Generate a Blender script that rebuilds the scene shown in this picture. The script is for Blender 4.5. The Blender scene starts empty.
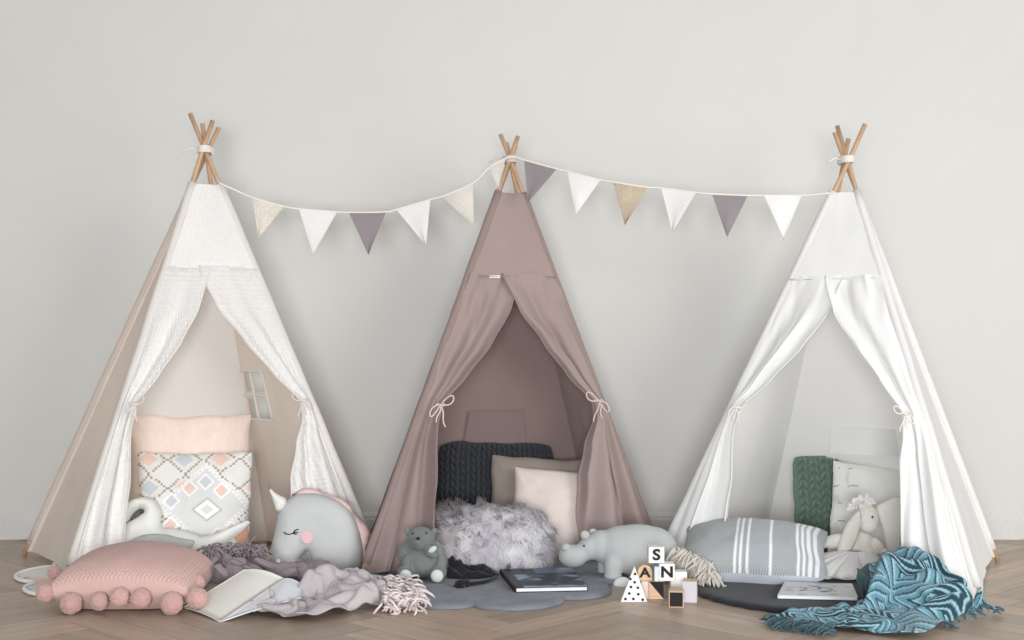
EXPO, AMB, KEY, FILL = -0.40, 0.60, 255.0, 410.0
import bpy, bmesh, math, random
import numpy as np
from mathutils import Vector, Matrix, Euler, noise
from mathutils.geometry import delaunay_2d_cdt
random.seed(7); rng = np.random.default_rng(7)
COL = bpy.context.scene.collection
PI = math.pi
F, H = 1400.0, 0.97           # focal length in pixels, eye height

def P(px, py, D): return Vector(((px-512)/F*D, D, H-(py-320)/F*D))
def G(px, py, z=0.0):
    D = F*(H-z)/(py-320); return Vector(((px-512)/F*D, D, z))
def proj(v): return (512+F*v[0]/v[1], 320+F*(H-v[2])/v[1])
def lin(c): return tuple(((x/255)/12.92 if x/255 <= .04045 else ((x/255+.055)/1.055)**2.4) for x in c)+(1,)
def nz(x, y, z=0.0): return noise.noise(Vector((x, y, z)))

# ------------------------------------------------------------ materials
def nodes(name):
    m = bpy.data.materials.new(name); m.use_nodes = True
    nt = m.node_tree; b = nt.nodes['Principled BSDF']; return m, nt, b
def fabric(name, rgb, var=.06, scale=260, bump=.25, rough=.9, trans=0.0, attr=None, stretch=(1,1,1), sheen=.15, big=5, tint=None):
    m, nt, b = nodes(name); N = nt.nodes.new; L = nt.links.new
    tc = N('ShaderNodeTexCoord'); mp = N('ShaderNodeMapping'); mp.inputs['Scale'].default_value = stretch
    L(tc.outputs['Object'], mp.inputs['Vector'])
    n1 = N('ShaderNodeTexNoise'); n1.inputs['Scale'].default_value = scale; n1.inputs['Detail'].default_value = 3
    n2 = N('ShaderNodeTexNoise'); n2.inputs['Scale'].default_value = big; n2.inputs['Detail'].default_value = 3
    L(mp.outputs[0], n1.inputs['Vector']); L(mp.outputs[0], n2.inputs['Vector'])
    add = N('ShaderNodeMath'); add.operation = 'ADD'; L(n1.outputs['Fac'], add.inputs[0]); L(n2.outputs['Fac'], add.inputs[1])
    mr = N('ShaderNodeMapRange'); mr.inputs['From Min'].default_value = .6; mr.inputs['From Max'].default_value = 1.4
    mr.inputs['To Min'].default_value = 1-var*2; mr.inputs['To Max'].default_value = 1+var*2; L(add.outputs[0], mr.inputs['Value'])
    mul = N('ShaderNodeVectorMath'); mul.operation = 'SCALE'
    if attr:
        at = N('ShaderNodeAttribute'); at.attribute_name = attr; L(at.outputs['Color'], mul.inputs[0])
    else:
        mul.inputs[0].default_value = lin(rgb)[:3]
    L(mr.outputs[0], mul.inputs['Scale']); L(mul.outputs[0], b.inputs['Base Color'])
    b.inputs['Roughness'].default_value = rough; b.inputs['Specular IOR Level'].default_value = .15
    b.inputs['Sheen Weight'].default_value = sheen; b.inputs['Sheen Roughness'].default_value = .5
    if bump:
        bp = N('ShaderNodeBump'); bp.inputs['Strength'].default_value = bump; bp.inputs['Distance'].default_value = .002
        L(n1.outputs['Fac'], bp.inputs['Height']); L(bp.outputs[0], b.inputs['Normal'])
    if trans > 0:
        tr = N('ShaderNodeBsdfTranslucent'); mx = N('ShaderNodeMixShader'); mx.inputs[0].default_value = trans
        L(mul.outputs[0], tr.inputs['Color']); L(b.outputs[0], mx.inputs[1]); L(tr.outputs[0], mx.inputs[2])
        L(mx.outputs[0], nt.nodes['Material Output'].inputs['Surface'])
    return m
def plain(name, rgb, rough=.6, spec=.3):
    return fabric(name, rgb, var=.03, scale=60, bump=0, rough=rough, sheen=0)
def lace(name, rgb, trans):
    # light muslin with a small woven grid of dots
    m = fabric(name, rgb, var=.03, trans=trans, bump=0); nt = m.node_tree; N = nt.nodes.new; L = nt.links.new
    uv = N('ShaderNodeUVMap'); uv.uv_map = 'UVMap'
    vo = N('ShaderNodeTexVoronoi'); vo.inputs['Scale'].default_value = 60; vo.inputs['Randomness'].default_value = .15
    L(uv.outputs[0], vo.inputs['Vector'])
    bp = N('ShaderNodeBump'); bp.inputs['Strength'].default_value = 1.0; bp.inputs['Distance'].default_value = .006; bp.invert = True
    L(vo.outputs['Distance'], bp.inputs['Height']); L(bp.outputs[0], nt.nodes['Principled BSDF'].inputs['Normal'])
    return m
def wood(name, rgb, dark=.8, rough=.5, axis=2, scale=1.0):
    m, nt, b = nodes(name); N = nt.nodes.new; L = nt.links.new
    tc = N('ShaderNodeTexCoord'); mp = N('ShaderNodeMapping'); s = [90*scale]*3; s[axis] = 6*scale
    mp.inputs['Scale'].default_value = s; L(tc.outputs['Object'], mp.inputs['Vector'])
    n = N('ShaderNodeTexNoise'); n.inputs['Scale'].default_value = 1; n.inputs['Detail'].default_value = 4; L(mp.outputs[0], n.inputs['Vector'])
    cr = N('ShaderNodeValToRGB'); c = lin(rgb); cr.color_ramp.elements[0].position = .3; cr.color_ramp.elements[1].position = .7
    cr.color_ramp.elements[0].color = (c[0]*dark, c[1]*dark*.95, c[2]*dark*.9, 1); cr.color_ramp.elements[1].color = c
    L(n.outputs['Fac'], cr.inputs[0]); L(cr.outputs[0], b.inputs['Base Color']); b.inputs['Roughness'].default_value = rough
    return m

# ------------------------------------------------------------ object building
def world_loc(o):
    v = Vector((0, 0, 0))
    while o is not None: v += o.location; o = o.parent
    return v
def tag(o, label=None, cat=None, group=None, kind=None):
    if label: o['label'] = label
    if cat: o['category'] = cat
    if group: o['group'] = group
    if kind: o['kind'] = kind
    return o
def thing(name, loc, label, cat, group=None):
    o = bpy.data.objects.new(name, None); COL.objects.link(o); o.location = loc; o.empty_display_size = .05
    return tag(o, label, cat, group)
def mesh(name, verts, faces, mat, parent=None, smooth=True, base=None, uvs=None, cols=None, mats=None, fm=None):
    """verts in world space; linked as one object under parent (or with its own origin at base)"""
    off = world_loc(parent) if parent is not None else (Vector(base) if base is not None else Vector((0, 0, 0)))
    V = np.asarray([tuple(v) for v in verts] if not isinstance(verts, np.ndarray) else verts, dtype=float).reshape(-1, 3)-np.array(off)
    me = bpy.data.meshes.new(name); me.from_pydata(V.tolist(), [], [tuple(f) for f in faces])
    me.materials.append(mat)
    for m2 in (mats or []): me.materials.append(m2)
    if fm is not None: me.polygons.foreach_set('material_index', fm)
    if smooth: me.polygons.foreach_set('use_smooth', [True]*len(me.polygons))
    if uvs is not None:
        ul = me.uv_layers.new(name='UVMap'); li = np.empty(len(me.loops), dtype=np.int32); me.loops.foreach_get('vertex_index', li)
        ul.data.foreach_set('uv', np.asarray(uvs, dtype=float)[li].ravel())
    if cols is not None:
        ca = me.color_attributes.new('paint', 'FLOAT_COLOR', 'POINT'); c = np.asarray(cols, dtype=float)
        if c.shape[1] == 3: c = np.hstack([c, np.ones((len(c), 1))])
        ca.data.foreach_set('color', c.ravel())
    me.update()
    o = bpy.data.objects.new(name, me); COL.objects.link(o)
    if parent is not None: o.parent = parent
    else: o.location = off
    return o
def grid_faces(n, m, off=0, skip=None):
    return [(off+j*n+i, off+j*n+i+1, off+(j+1)*n+i+1, off+(j+1)*n+i) for j in range(m-1) for i in range(n-1) if not skip or not skip(i, j)]
def mod(o, t, **k):
    md = o.modifiers.new(t.lower(), t)
    for a, b in k.items(): setattr(md, a, b)
    return md
def lathe_between(a, b, ra, rb, seg=12, rings=8, wob=0, cap=True):
    a, b = Vector(a), Vector(b); d = (b-a).normalized(); u = d.orthogonal().normalized(); w = d.cross(u)
    V, Fc = [], []
    for k in range(rings+1):
        t = k/rings; c = a.lerp(b, t); r = ra+(rb-ra)*t
        c = c+Vector((nz(t*5, a.x*9, 1), nz(t*5, a.x*9, 4), 0))*wob
        for s in range(seg): an = 2*PI*s/seg; V.append(c+(u*math.cos(an)+w*math.sin(an))*r)
    for k in range(rings):
        for s in range(seg): Fc.append((k*seg+s, k*seg+(s+1) % seg, (k+1)*seg+(s+1) % seg, (k+1)*seg+s))
    if cap: Fc.append(tuple(range(seg-1, -1, -1))); Fc.append(tuple(range(rings*seg, rings*seg+seg)))
    return V, Fc
def tube_pts(pts, r, seg=8, closed=False):
    pts = [Vector(p) for p in pts]; n = len(pts); V, Fc = [], []
    u = None
    for k in range(n):
        d = (pts[(k+1) % n]-pts[k-1]) if closed else (pts[min(k+1, n-1)]-pts[max(k-1, 0)])
        d = d.normalized() if d.length > 1e-9 else Vector((0, 0, 1))
        u = d.orthogonal().normalized() if u is None else (u-d*u.dot(d)).normalized()
        w = d.cross(u); rr = r[k] if isinstance(r, (list, tuple)) else r
        for s in range(seg): an = 2*PI*s/seg; V.append(pts[k]+(u*math.cos(an)+w*math.sin(an))*rr)
    for k in range(n if closed else n-1):
        k2 = (k+1) % n
        for s in range(seg): Fc.append((k*seg+s, k*seg+(s+1) % seg, k2*seg+(s+1) % seg, k2*seg+s))
    if not closed: Fc.append(tuple(range(seg-1, -1, -1))); Fc.append(tuple(range((n-1)*seg, n*seg)))
    return V, Fc
def merge(lst):
    V, Fc = [], []
    for v, f in lst:
        o = len(V); V += list(v); Fc += [tuple(i+o for i in q) for q in f]
    return V, Fc
def catmull(pts, sub=4, closed=True):
    n = len(pts); out = []
    rngk = range(n) if closed else range(n-1)
    for i in rngk:
        if closed: p0, p1, p2, p3 = pts[i-1], pts[i], pts[(i+1) % n], pts[(i+2) % n]
        else: p0, p1, p2, p3 = pts[max(i-1, 0)], pts[i], pts[i+1], pts[min(i+2, n-1)]
        for s in range(sub):
            t = s/sub
            out.append(tuple(.5*((2*b)+(-a+c)*t+(2*a-5*b+4*c-d)*t*t+(-a+3*b-3*c+d)*t**3) for a, b, c, d in zip(p0, p1, p2, p3)))
    if not closed: out.append(tuple(pts[-1]))
    return out
def seg_dist(px, py, poly):
    a = np.asarray(poly); b = np.roll(a, -1, 0); d = b-a
    t = np.clip(((px-a[:, 0])*d[:, 0]+(py-a[:, 1])*d[:, 1])/np.maximum((d**2).sum(1), 1e-12), 0, 1)
    return np.sqrt(((a[:, 0]+t*d[:, 0]-px)**2+(a[:, 1]+t*d[:, 1]-py)**2).min())
def puffy(outline, T, R, step, back=1.0, flat=False):
    """stuffed flat shape: outline in 2D; returns (verts2d+h list, faces). back = thickness factor of the rear side"""
    a = np.asarray(outline); area = .5*np.sum(a[:, 0]*np.roll(a[:, 1], -1)-np.roll(a[:, 0], -1)*a[:, 1])
    if area < 0: outline = outline[::-1]; a = a[::-1]
    (x0, y0), (x1, y1) = a.min(0), a.max(0); n = len(outline); pts = [Vector(p) for p in outline]
    b = np.roll(a, -1, 0)
    ys = np.arange(y0+step/2, y1, step*.87)
    for r, y in enumerate(ys):
        for x in np.arange(x0+(r % 2)*step/2, x1, step):
            c = ((a[:, 1] > y) != (b[:, 1] > y))
            xi = (b[c, 0]-a[c, 0])*(y-a[c, 1])/(b[c, 1]-a[c, 1])+a[c, 0]
            if (x < xi).sum() % 2 and seg_dist(x, y, a) > step*.45: pts.append(Vector((x, y)))
    v2, e, fc, *_ = delaunay_2d_cdt(pts, [(i, (i+1) % n) for i in range(n)], [], 1, 1e-7)
    d = [seg_dist(p.x, p.y, a) for p in v2]
    h = [T*math.sqrt(max(0, 1-(1-min(q/R, 1))**2)) for q in d]
    V = [(p.x, p.y, hh) for p, hh in zip(v2, h)]; m = {}; nV = len(V)
    for i, q in enumerate(d):
        if q < 1e-6: m[i] = i
        else: m[i] = len(V); V.append((v2[i].x, v2[i].y, -h[i]*back))
    Fc = [tuple(f) for f in fc]+[tuple(m[i] for i in reversed(f)) for f in fc]
    return V, Fc
def puffy_obj(name, pxpts, D, T, R, mat, parent=None, tilt=0.0, step=.012, sub=4, back=1.0, dy=0.0, base=None, wr=.0):
    """outline traced in a vertical plane at depth D, stuffed front and back, leaned back by tilt about its lowest edge"""
    w = [P(x, y, D) for x, y in pxpts]; ol = catmull([(p.x, p.z) for p in w], sub)
    V, Fc = puffy(ol, T, R, step, back); zb = min(v[1] for v in V)
    out = []
    for x, z, h in V:
        h = h*(1+wr*nz(x*22, z*22, h*10)); q = z-zb
        out.append((x, D+dy-h*math.cos(tilt)+q*math.sin(tilt), zb+q*math.cos(tilt)+h*math.sin(tilt)))
    return mesh(name, out, Fc, mat, parent, base=base)
def blob(name, balls, mat, parent=None, vox=.005, smooth=6, base=None, disp=0):
    """one continuous stuffed body: ellipsoids (centre, radii, rotation) fused by a voxel remesh"""
    L = []
    for c, r, *rot in balls:
        Rm = Euler(rot[0]).to_matrix() if rot else Matrix.Identity(3); V, Fc = [], []; nu, nv = 20, 12
        for j in range(1, nv):
            th = PI*j/nv
            for i in range(nu):
                ph = 2*PI*i/nu; V.append(Vector(c)+Rm@Vector((r[0]*math.sin(th)*math.cos(ph), r[1]*math.sin(th)*math.sin(ph), r[2]*math.cos(th))))
        V.append(Vector(c)+Rm@Vector((0, 0, r[2]))); V.append(Vector(c)-Rm@Vector((0, 0, r[2]))); t, b2 = len(V)-2, len(V)-1
        for j in range(nv-2):
            for i in range(nu): Fc.append((j*nu+i, (j+1)*nu+i, (j+1)*nu+(i+1) % nu, j*nu+(i+1) % nu))
        for i in range(nu): Fc.append((t, i, (i+1) % nu)); Fc.append((b2, (nv-2)*nu+(i+1) % nu, (nv-2)*nu+i))
        L.append((V, Fc))
    V, Fc = merge(L); o = mesh(name, V, Fc, mat, parent, base=base)
    mod(o, 'REMESH', mode='VOXEL', voxel_size=vox, use_smooth_shade=True); mod(o, 'SMOOTH', iterations=smooth, factor=.6)
    return o
def ball(name, c, r, mat, parent, rot=None, seg=16):
    V, Fc = [], []; Rm = Euler(rot).to_matrix() if rot else Matrix.Identity(3); n2 = seg//2
    for j in range(n2+1):
        for i in range(seg):
            th = PI*j/n2; ph = 2*PI*i/seg; V.append(Vector(c)+Rm@Vector((r[0]*math.sin(th)*math.cos(ph), r[1]*math.sin(th)*math.sin(ph), r[2]*math.cos(th))))
    for j in range(n2):
        for i in range(seg): Fc.append((j*seg+i, j*seg+(i+1) % seg, (j+1)*seg+(i+1) % seg, (j+1)*seg+i))
    return mesh(name, V, Fc, mat, parent)
def boxmesh(name, c, size, mat, parent=None, rotz=0.0, bevel=.0015, base=None, M=None):
    bm = bmesh.new(); bmesh.ops.create_cube(bm, size=1)
    for v in bm.verts: v.co = Vector((v.co.x*size[0], v.co.y*size[1], v.co.z*size[2]))
    if bevel: bmesh.ops.bevel(bm, geom=bm.edges[:], offset=bevel, segments=2, profile=.5, affect='EDGES')
    R = M if M is not None else Matrix.Rotation(rotz, 3, 'Z')
    V = [Vector(c)+R@v.co for v in bm.verts]; Fc = [tuple(v.index for v in f.verts) for f in bm.faces]; bm.free()
    return mesh(name, V, Fc, mat, parent, smooth=False, base=base)
def text_part(name, s, size, mat, parent, c, M, bold=.0, ext=.0006, sx=1.0):
    cu = bpy.data.curves.new(name, 'FONT'); cu.body = s; cu.size = size; cu.offset = bold; cu.extrude = ext; cu.align_x = 'CENTER'; cu.align_y = 'CENTER'
    t = bpy.data.objects.new(name, cu); COL.objects.link(t); bpy.context.view_layer.update()
    me = bpy.data.meshes.new_from_object(t.evaluated_get(bpy.context.evaluated_depsgraph_get()))
    V = [Vector(c)+M@Vector((v.co.x*sx, v.co.y, v.co.z)) for v in me.vertices]; Fc = [tuple(p.vertices) for p in me.polygons]
    bpy.data.objects.remove(t); bpy.data.curves.remove(cu)
    return mesh(name, V, Fc, mat, parent, smooth=False)

# cushion surface: front face toward +n, in its own frame (right, up, normal)
def cushion_fn(w, h, t, rnd=.03, pinch=.07, wr=.006, seed=0, power=.42, ear=0.0):
    def f(u, v, side):
        x = u*w/2*(1-pinch*(1-v*v))*(1-rnd*v**6); y = v*h/2*(1-pinch*(1-u*u))*(1-rnd*u**6)
        x += .009*nz(v*2.2, seed, 3)*abs(u); y += .009*nz(u*2.2, seed, 7)*abs(v)
        e = max(0, (1-u**4))*max(0, (1-v**4)); T = t/2*(max(0, (1-u*u)*(1-v*v)))**power
        nn = wr*e**.5*(nz(x*9, y*9, seed+side*3)+.5*nz(x*22, y*22, seed+side))
        # creases running in from the corners
        cr = 0
        for sx in (-1, 1):
            for sy in (-1, 1):
                dx, dy = 1-sx*u, 1-sy*v; rr = math.hypot(dx, dy); an = math.atan2(dy, dx)
                cr += math.sin(an*9+seed+sx+2*sy)*math.exp(-rr*3.2)*min(1, rr*3)
        return x, y, side*(T+nn+wr*.9*cr*e**.3)
    return f
def cushion(name, centre, w, h, t, rot, mat, parent=None, n=48, color=None, disp=None, base=None, n2=None, M=None, bend=0.0, **kw):
    """rot: Euler of the frame in which x=right, y=up, z=towards the viewer"""
    f = cushion_fn(w, h, t, **kw); R = M if M is not None else rot_cushion(*rot); V, Fc, U, Cc = [], [], [], []
    for side in (1, -1):
        nn = n if side == 1 else min(n, 40)
        off = len(V)
        for j in range(nn):
            for i in range(nn):
                u = i/(nn-1)*2-1; v = j/(nn-1)*2-1; p = Vector(f(u, v, side))
                if disp is not None and side == 1:
                    ed = min(1, (1-abs(u))*12, (1-abs(v))*12); p.z += disp(u*w/2, v*h/2)*max(ed, 0)
                p.z -= bend*(p.y/h)**2
                V.append(Vector(centre)+R@p); U.append((u*w/2, v*h/2))
                if color: Cc.append(color(u, v, side))
        gf = grid_faces(nn, nn, off); Fc += gf if side == 1 else [tuple(reversed(q)) for q in gf]
    return mesh(name, V, Fc, mat, parent, uvs=U, cols=Cc if color else None, base=base)
def rot_cushion(lean, yaw, roll):
    """lean = backward lean of a standing cushion (0 upright, 90 flat on its back)"""
    B = Matrix(((1, 0, 0), (0, 0, -1), (0, 1, 0)))      # x right, y up, z towards -Y (the viewer)
    return Matrix.Rotation(yaw, 3, 'Z')@Matrix.Rotation(-lean, 3, 'X')@B@Matrix.Rotation(roll, 3, 'Z')
def knit(cw, sh, amp, slant=.7):
    """raised V stitches: columns of width cw, stitch height sh"""
    def d(x, y):
        c = x/cw; k = math.floor(c); q = c-k; s = q*2-1
        row = y/sh+slant*abs(s)+(.0 if k % 2 else .35); r = row-math.floor(row)
        across = max(0, math.sin(PI*min(1, max(0, abs(s)))))**.45
        return amp*(across*max(0, math.sin(PI*r))**.4-.5)
    return d
def drape_strands(roots, dirs, r, L, seg=5, sag=.6, curl=.3, zmin=.004, clump=0):
    Ls = []
    for p, d in zip(roots, dirs):
        p = Vector(p); d = Vector(d).normalized(); l = L*random.uniform(.7, 1.15); pts = [p.copy()]; c = random.uniform(-curl, curl)
        for k in range(seg):
            d = (Matrix.Rotation(c*random.uniform(.4, 1.2), 3, 'Z')@(d+Vector((0, 0, -sag/seg*1.5)))).normalized(); q = pts[-1]+d*(l/seg)
            if q.z < zmin: q.z = zmin; d.z = 0
            pts.append(q)
        Ls.append(tube_pts(pts, [r*.8]+[r]*(seg-1)+[r*.5], 5))
    return merge(Ls)

CLOTH_GREY = (46, 58, [
315,214,636,316,180,528,336,174,410,357,174,408,357,183,331,352,164,343,331,137,345,321,157,245,313,154,179,330,145,165,351,149,137,363,140,107,375,143,66,387,109,60,401,97,16,417,89,44,434,79,94,455,32,133,479,0,217,504,12,218,
532,32,167,550,44,113,573,57,101,597,102,117,625,137,175,648,161,213,667,179,224,680,199,215,687,215,179,702,223,113,705,238,90,712,254,51,718,269,35,716,292,36,735,297,44,749,305,69,767,312,146,785,322,223,800,329,207,817,340,142,
817,363,157,817,382,132,841,393,61,856,410,83,874,417,153,905,427,264,901,434,390,894,406,458,885,402,549,887,420,550,896,466,479,905,506,376,904,479,310,921,479,185,946,485,97,959,484,75,999,505,26,976,493,167,338,202,593,319,198,460,
340,169,471,345,163,418,343,181,356,336,170,308,311,145,361,285,154,234,289,123,228,305,119,229,339,133,157,373,139,151,388,123,98,395,129,32,405,108,43,423,113,5,435,95,25,457,62,119,477,25,133,501,29,126,519,52,183,542,60,172,
562,82,134,594,106,221,617,148,265,636,180,287,645,208,215,656,217,151,659,237,192,675,249,153,688,256,83,699,266,171,713,273,222,726,282,202,741,297,191,757,299,227,771,317,319,784,329,376,798,335,325,818,337,236,836,353,177,824,382,186,
825,399,68,853,410,26,867,417,65,888,430,148,902,449,305,880,408,432,863,389,539,865,413,557,876,460,475,885,504,398,903,507,307,937,476,240,952,502,158,963,495,142,988,522,19,993,488,135,337,225,530,335,201,421,342,188,459,321,171,460,
325,157,422,327,181,382,317,192,316,282,143,359,278,123,300,306,107,281,340,109,154,376,121,153,399,128,149,405,134,103,413,134,52,429,135,17,442,111,6,458,95,72,478,83,115,498,82,79,516,85,137,531,84,217,559,94,248,581,143,244,
603,176,332,605,191,203,620,190,142,632,223,120,645,248,86,664,264,78,681,284,114,699,306,226,722,325,308,725,312,338,732,295,330,748,307,376,766,331,502,781,341,546,787,349,441,809,352,337,842,350,240,839,392,191,825,418,111,839,426,28,
857,432,28,871,438,77,892,457,184,885,444,367,862,420,412,859,448,409,865,486,368,884,508,312,895,487,225,934,510,207,954,530,192,968,519,150,967,533,42,982,537,80,341,232,437,333,215,439,322,199,383,289,196,409,276,176,398,283,184,322,
279,164,341,309,158,293,303,123,346,335,128,236,367,94,199,389,101,170,392,106,119,411,107,111,421,112,71,426,135,80,443,131,13,461,114,18,482,111,24,501,121,59,523,107,71,543,101,135,547,127,230,567,161,318,588,196,279,605,226,220,
623,214,222,644,253,215,653,299,197,654,314,128,673,313,150,702,327,167,730,316,229,739,326,266,736,326,330,738,340,438,755,362,595,772,370,628,794,353,548,797,365,410,838,355,315,852,377,187,846,410,131,834,429,147,844,443,125,857,454,109,
877,460,140,882,469,231,877,476,263,862,494,223,870,514,223,887,513,213,902,497,152,933,502,126,943,513,123,940,538,110,950,545,72,952,570,28,326,243,429,333,217,379,294,210,357,285,185,286,262,177,281,260,154,256,283,169,275,305,193,261,
350,144,289,387,86,278,417,86,228,416,110,238,410,116,159,420,98,153,430,103,100,439,119,73,447,143,57,466,143,31,470,122,95,489,128,143,513,128,157,536,137,128,556,156,182,562,182,279,575,204,346,600,216,324,619,234,312,623,278,231,
633,302,143,635,326,148,654,326,206,667,326,244,688,341,238,705,346,256,735,345,279,761,351,433,754,388,561,764,391,625,793,376,580,806,353,495,821,376,374,850,367,313,863,382,252,867,403,248,865,421,259,866,441,246,862,458,216,865,468,197,
878,484,142,884,509,112,875,522,142,883,532,190,893,527,165,904,514,98,907,528,67,909,548,58,923,546,118,950,574,110,310,240,426,326,219,333,282,202,295,282,188,215,262,163,208,270,146,203,282,169,216,334,181,221,387,119,214,416,116,378,
429,113,311,437,115,247,435,131,200,445,116,210,445,94,205,452,101,127,448,125,98,466,152,92,478,136,24,487,151,86,509,151,83,524,163,152,551,170,123,562,194,171,567,217,259,583,238,316,597,265,294,599,284,213,607,303,200,622,310,238,
628,334,245,634,325,303,643,325,350,661,324,360,703,353,329,762,361,345,771,369,503,769,391,537,791,389,542,798,372,485,828,369,445,832,387,391,848,380,400,849,403,397,837,416,386,830,428,355,830,444,303,848,467,219,864,499,91,882,508,21,
886,531,83,854,547,199,850,570,194,859,577,208,870,584,164,879,582,99,919,573,89,938,570,187,310,247,339,306,223,376,279,212,258,272,190,256,270,179,198,278,156,170,300,177,162,352,175,177,393,132,246,427,128,342,421,132,288,434,135,264,
445,127,305,457,124,353,469,125,332,464,96,257,470,119,177,447,157,128,462,159,29,484,167,23,508,167,33,514,181,115,541,176,195,542,202,139,560,235,200,560,249,317,580,279,337,578,291,237,589,304,254,600,317,277,604,332,232,613,326,303,
624,350,353,632,351,396,670,329,416,719,365,384,760,379,349,779,375,426,780,379,476,797,389,470,818,386,446,825,384,488,833,392,531,848,399,577,842,423,579,836,444,568,821,447,493,821,460,297,845,490,105,862,522,23,868,523,94,833,556,167,
858,539,284,864,544,367,879,556,320,882,586,203,914,596,64,930,601,113,317,236,293,291,237,353,257,205,291,260,198,219,275,194,198,280,171,152,297,153,143,345,174,125,380,144,247,414,146,308,439,147,291,438,126,329,447,103,385,454,84,340,
469,86,358,453,135,324,484,128,254,475,155,175,472,179,114,477,201,80,504,199,23,524,198,67,525,196,181,533,221,206,548,263,194,573,271,257,560,286,378,565,314,263,568,314,182,581,324,208,582,337,271,603,347,315,634,354,286,631,374,320,
637,358,411,681,337,470,723,362,455,747,392,392,766,394,449,783,397,452,800,400,471,807,424,511,813,442,567,805,421,614,806,424,680,810,449,685,820,468,611,808,460,386,824,492,181,856,506,125,857,518,160,821,544,191,846,538,320,852,562,379,
869,576,324,896,597,242,892,611,94,905,628,106,317,251,294,276,238,321,242,203,232,245,175,186,263,179,176,291,189,179,301,166,106,343,162,87,378,160,235,413,150,233,415,148,272,429,156,363,455,125,417,453,85,424,468,91,419,461,142,382,
463,136,228,470,171,210,472,190,198,466,216,186,482,198,130,504,211,163,518,214,115,520,238,156,520,252,252,539,262,312,538,294,299,546,330,246,557,332,189,583,339,152,599,357,208,611,377,284,635,377,225,653,379,258,646,391,300,633,390,392,
655,354,487,713,375,500,756,412,415,781,414,494,784,398,591,804,403,660,790,411,576,790,434,554,807,441,634,799,467,620,806,485,528,801,476,359,811,500,241,827,513,183,835,512,235,823,543,280,842,555,367,837,571,339,858,586,263,881,611,231,
889,631,186,872,640,147,302,221,269,264,238,247,240,209,177,240,177,114,266,167,117,297,194,85,318,188,106,356,175,99,392,164,188,409,133,187,416,160,167,405,169,213,414,154,363,444,125,439,467,123,439,478,152,354,451,155,223,451,188,143,
452,196,210,451,232,134,468,245,114,477,237,43,499,244,40,508,266,22,521,282,48,536,291,94,553,304,142,542,327,134,551,353,200,584,367,128,608,387,163,621,387,229,641,401,236,660,375,192,678,390,223,687,390,289,664,410,283,648,377,503,
723,396,522,757,432,442,775,428,535,770,416,637,785,432,682,786,459,647,774,450,530,781,475,467,790,500,381,812,501,339,804,518,307,800,533,256,814,522,301,821,537,347,835,565,422,836,586,396,844,600,319,846,610,245,855,633,233,871,649,240,
276,216,185,271,215,250,259,209,173,252,199,82,275,182,60,311,180,67,332,194,69,360,194,127,374,156,116,392,160,132,402,190,118,392,202,145,399,188,310,432,166,412,455,160,430,465,170,362,448,171,265,437,202,174,437,223,203,471,253,203,
492,270,189,494,272,123,479,275,59,484,296,21,493,316,41,512,326,79,517,310,149,529,310,211,529,355,176,568,370,159,589,391,151,596,392,220,612,411,224,643,386,163,683,395,159,709,404,205,702,411,279,650,416,339,664,380,569,706,410,558,
714,421,458,727,443,454,746,453,512,754,471,555,759,463,482,769,472,417,788,485,325,795,504,297,787,525,340,783,541,321,803,545,298,817,556,314,828,584,409,854,568,435,866,581,406,866,602,365,845,623,325,857,655,293,268,201,160,284,214,129,
292,210,203,278,194,129,284,205,65,306,200,131,323,195,160,334,207,80,362,203,62,380,203,101,376,189,167,379,187,229,403,213,226,416,182,273,428,172,203,418,212,191,432,219,276,453,219,269,472,252,262,500,288,258,497,305,229,495,303,132,
499,289,80,497,308,70,483,321,108,501,336,132,510,319,202,520,334,273,539,359,257,556,373,210,564,387,153,575,397,207,590,414,230,621,401,156,666,404,129,693,420,185,699,430,245,676,426,333,643,419,407,630,398,498,638,399,584,664,422,576,
696,450,563,729,466,502,753,482,491,766,491,496,756,492,435,756,507,385,755,526,403,771,541,418,790,554,380,806,565,368,824,576,445,854,573,505,881,569,529,884,591,502,851,612,425,842,655,352,268,220,55,245,240,110,256,229,187,289,225,111,
296,206,151,319,218,175,336,219,159,332,201,171,334,217,86,357,214,136,362,212,193,363,206,266,372,222,294,383,237,292,371,233,216,376,251,191,400,250,295,442,250,239,478,283,303,482,309,236,475,302,178,477,282,142,475,296,114,476,306,67,
483,331,40,489,336,155,497,332,263,523,375,164,536,397,158,545,388,248,557,397,210,565,408,150,576,417,196,605,413,137,652,423,105,679,432,167,684,447,233,674,446,321,670,438,388,663,442,448,639,438,437,630,422,607,678,453,518,717,477,472,
744,496,480,762,493,567,773,513,538,757,516,501,760,537,461,777,530,464,791,540,450,805,556,441,820,566,496,841,569,547,867,576,572,881,598,580,847,623,486,829,663,399,246,219,93,233,237,228,248,265,192,273,233,206,291,243,201,299,250,126,
304,228,135,322,229,194,324,234,111,347,234,147,351,241,202,336,223,219,336,241,242,335,257,277,343,273,310,363,270,309,399,276,258,447,270,310,458,291,217,458,270,208,457,272,164,461,275,107,458,271,36,465,286,5,469,311,62,472,334,143,
487,339,285,509,399,151,529,419,94,531,400,215,549,401,258,552,408,190,555,423,155,588,429,140,646,439,137,672,415,205,667,437,260,666,463,309,679,453,354,674,461,424,650,459,430,622,437,614,679,472,551,709,490,467,732,505,479,749,505,575,
766,523,580,746,539,520,772,545,561,792,550,545,801,564,500,804,583,464,813,599,435,808,599,510,826,598,565,842,615,562,831,658,519,805,681,432,234,218,35,225,247,178,235,265,148,263,245,148,280,255,135,284,243,54,308,246,59,317,253,139,
315,241,204,334,248,201,329,250,128,357,256,115,371,266,139,373,275,187,357,285,230,375,267,251,394,280,367,423,289,375,446,306,353,433,292,239,443,289,139,445,270,59,441,283,26,451,301,5,466,333,26,479,359,129,478,362,297,514,410,208,
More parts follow.
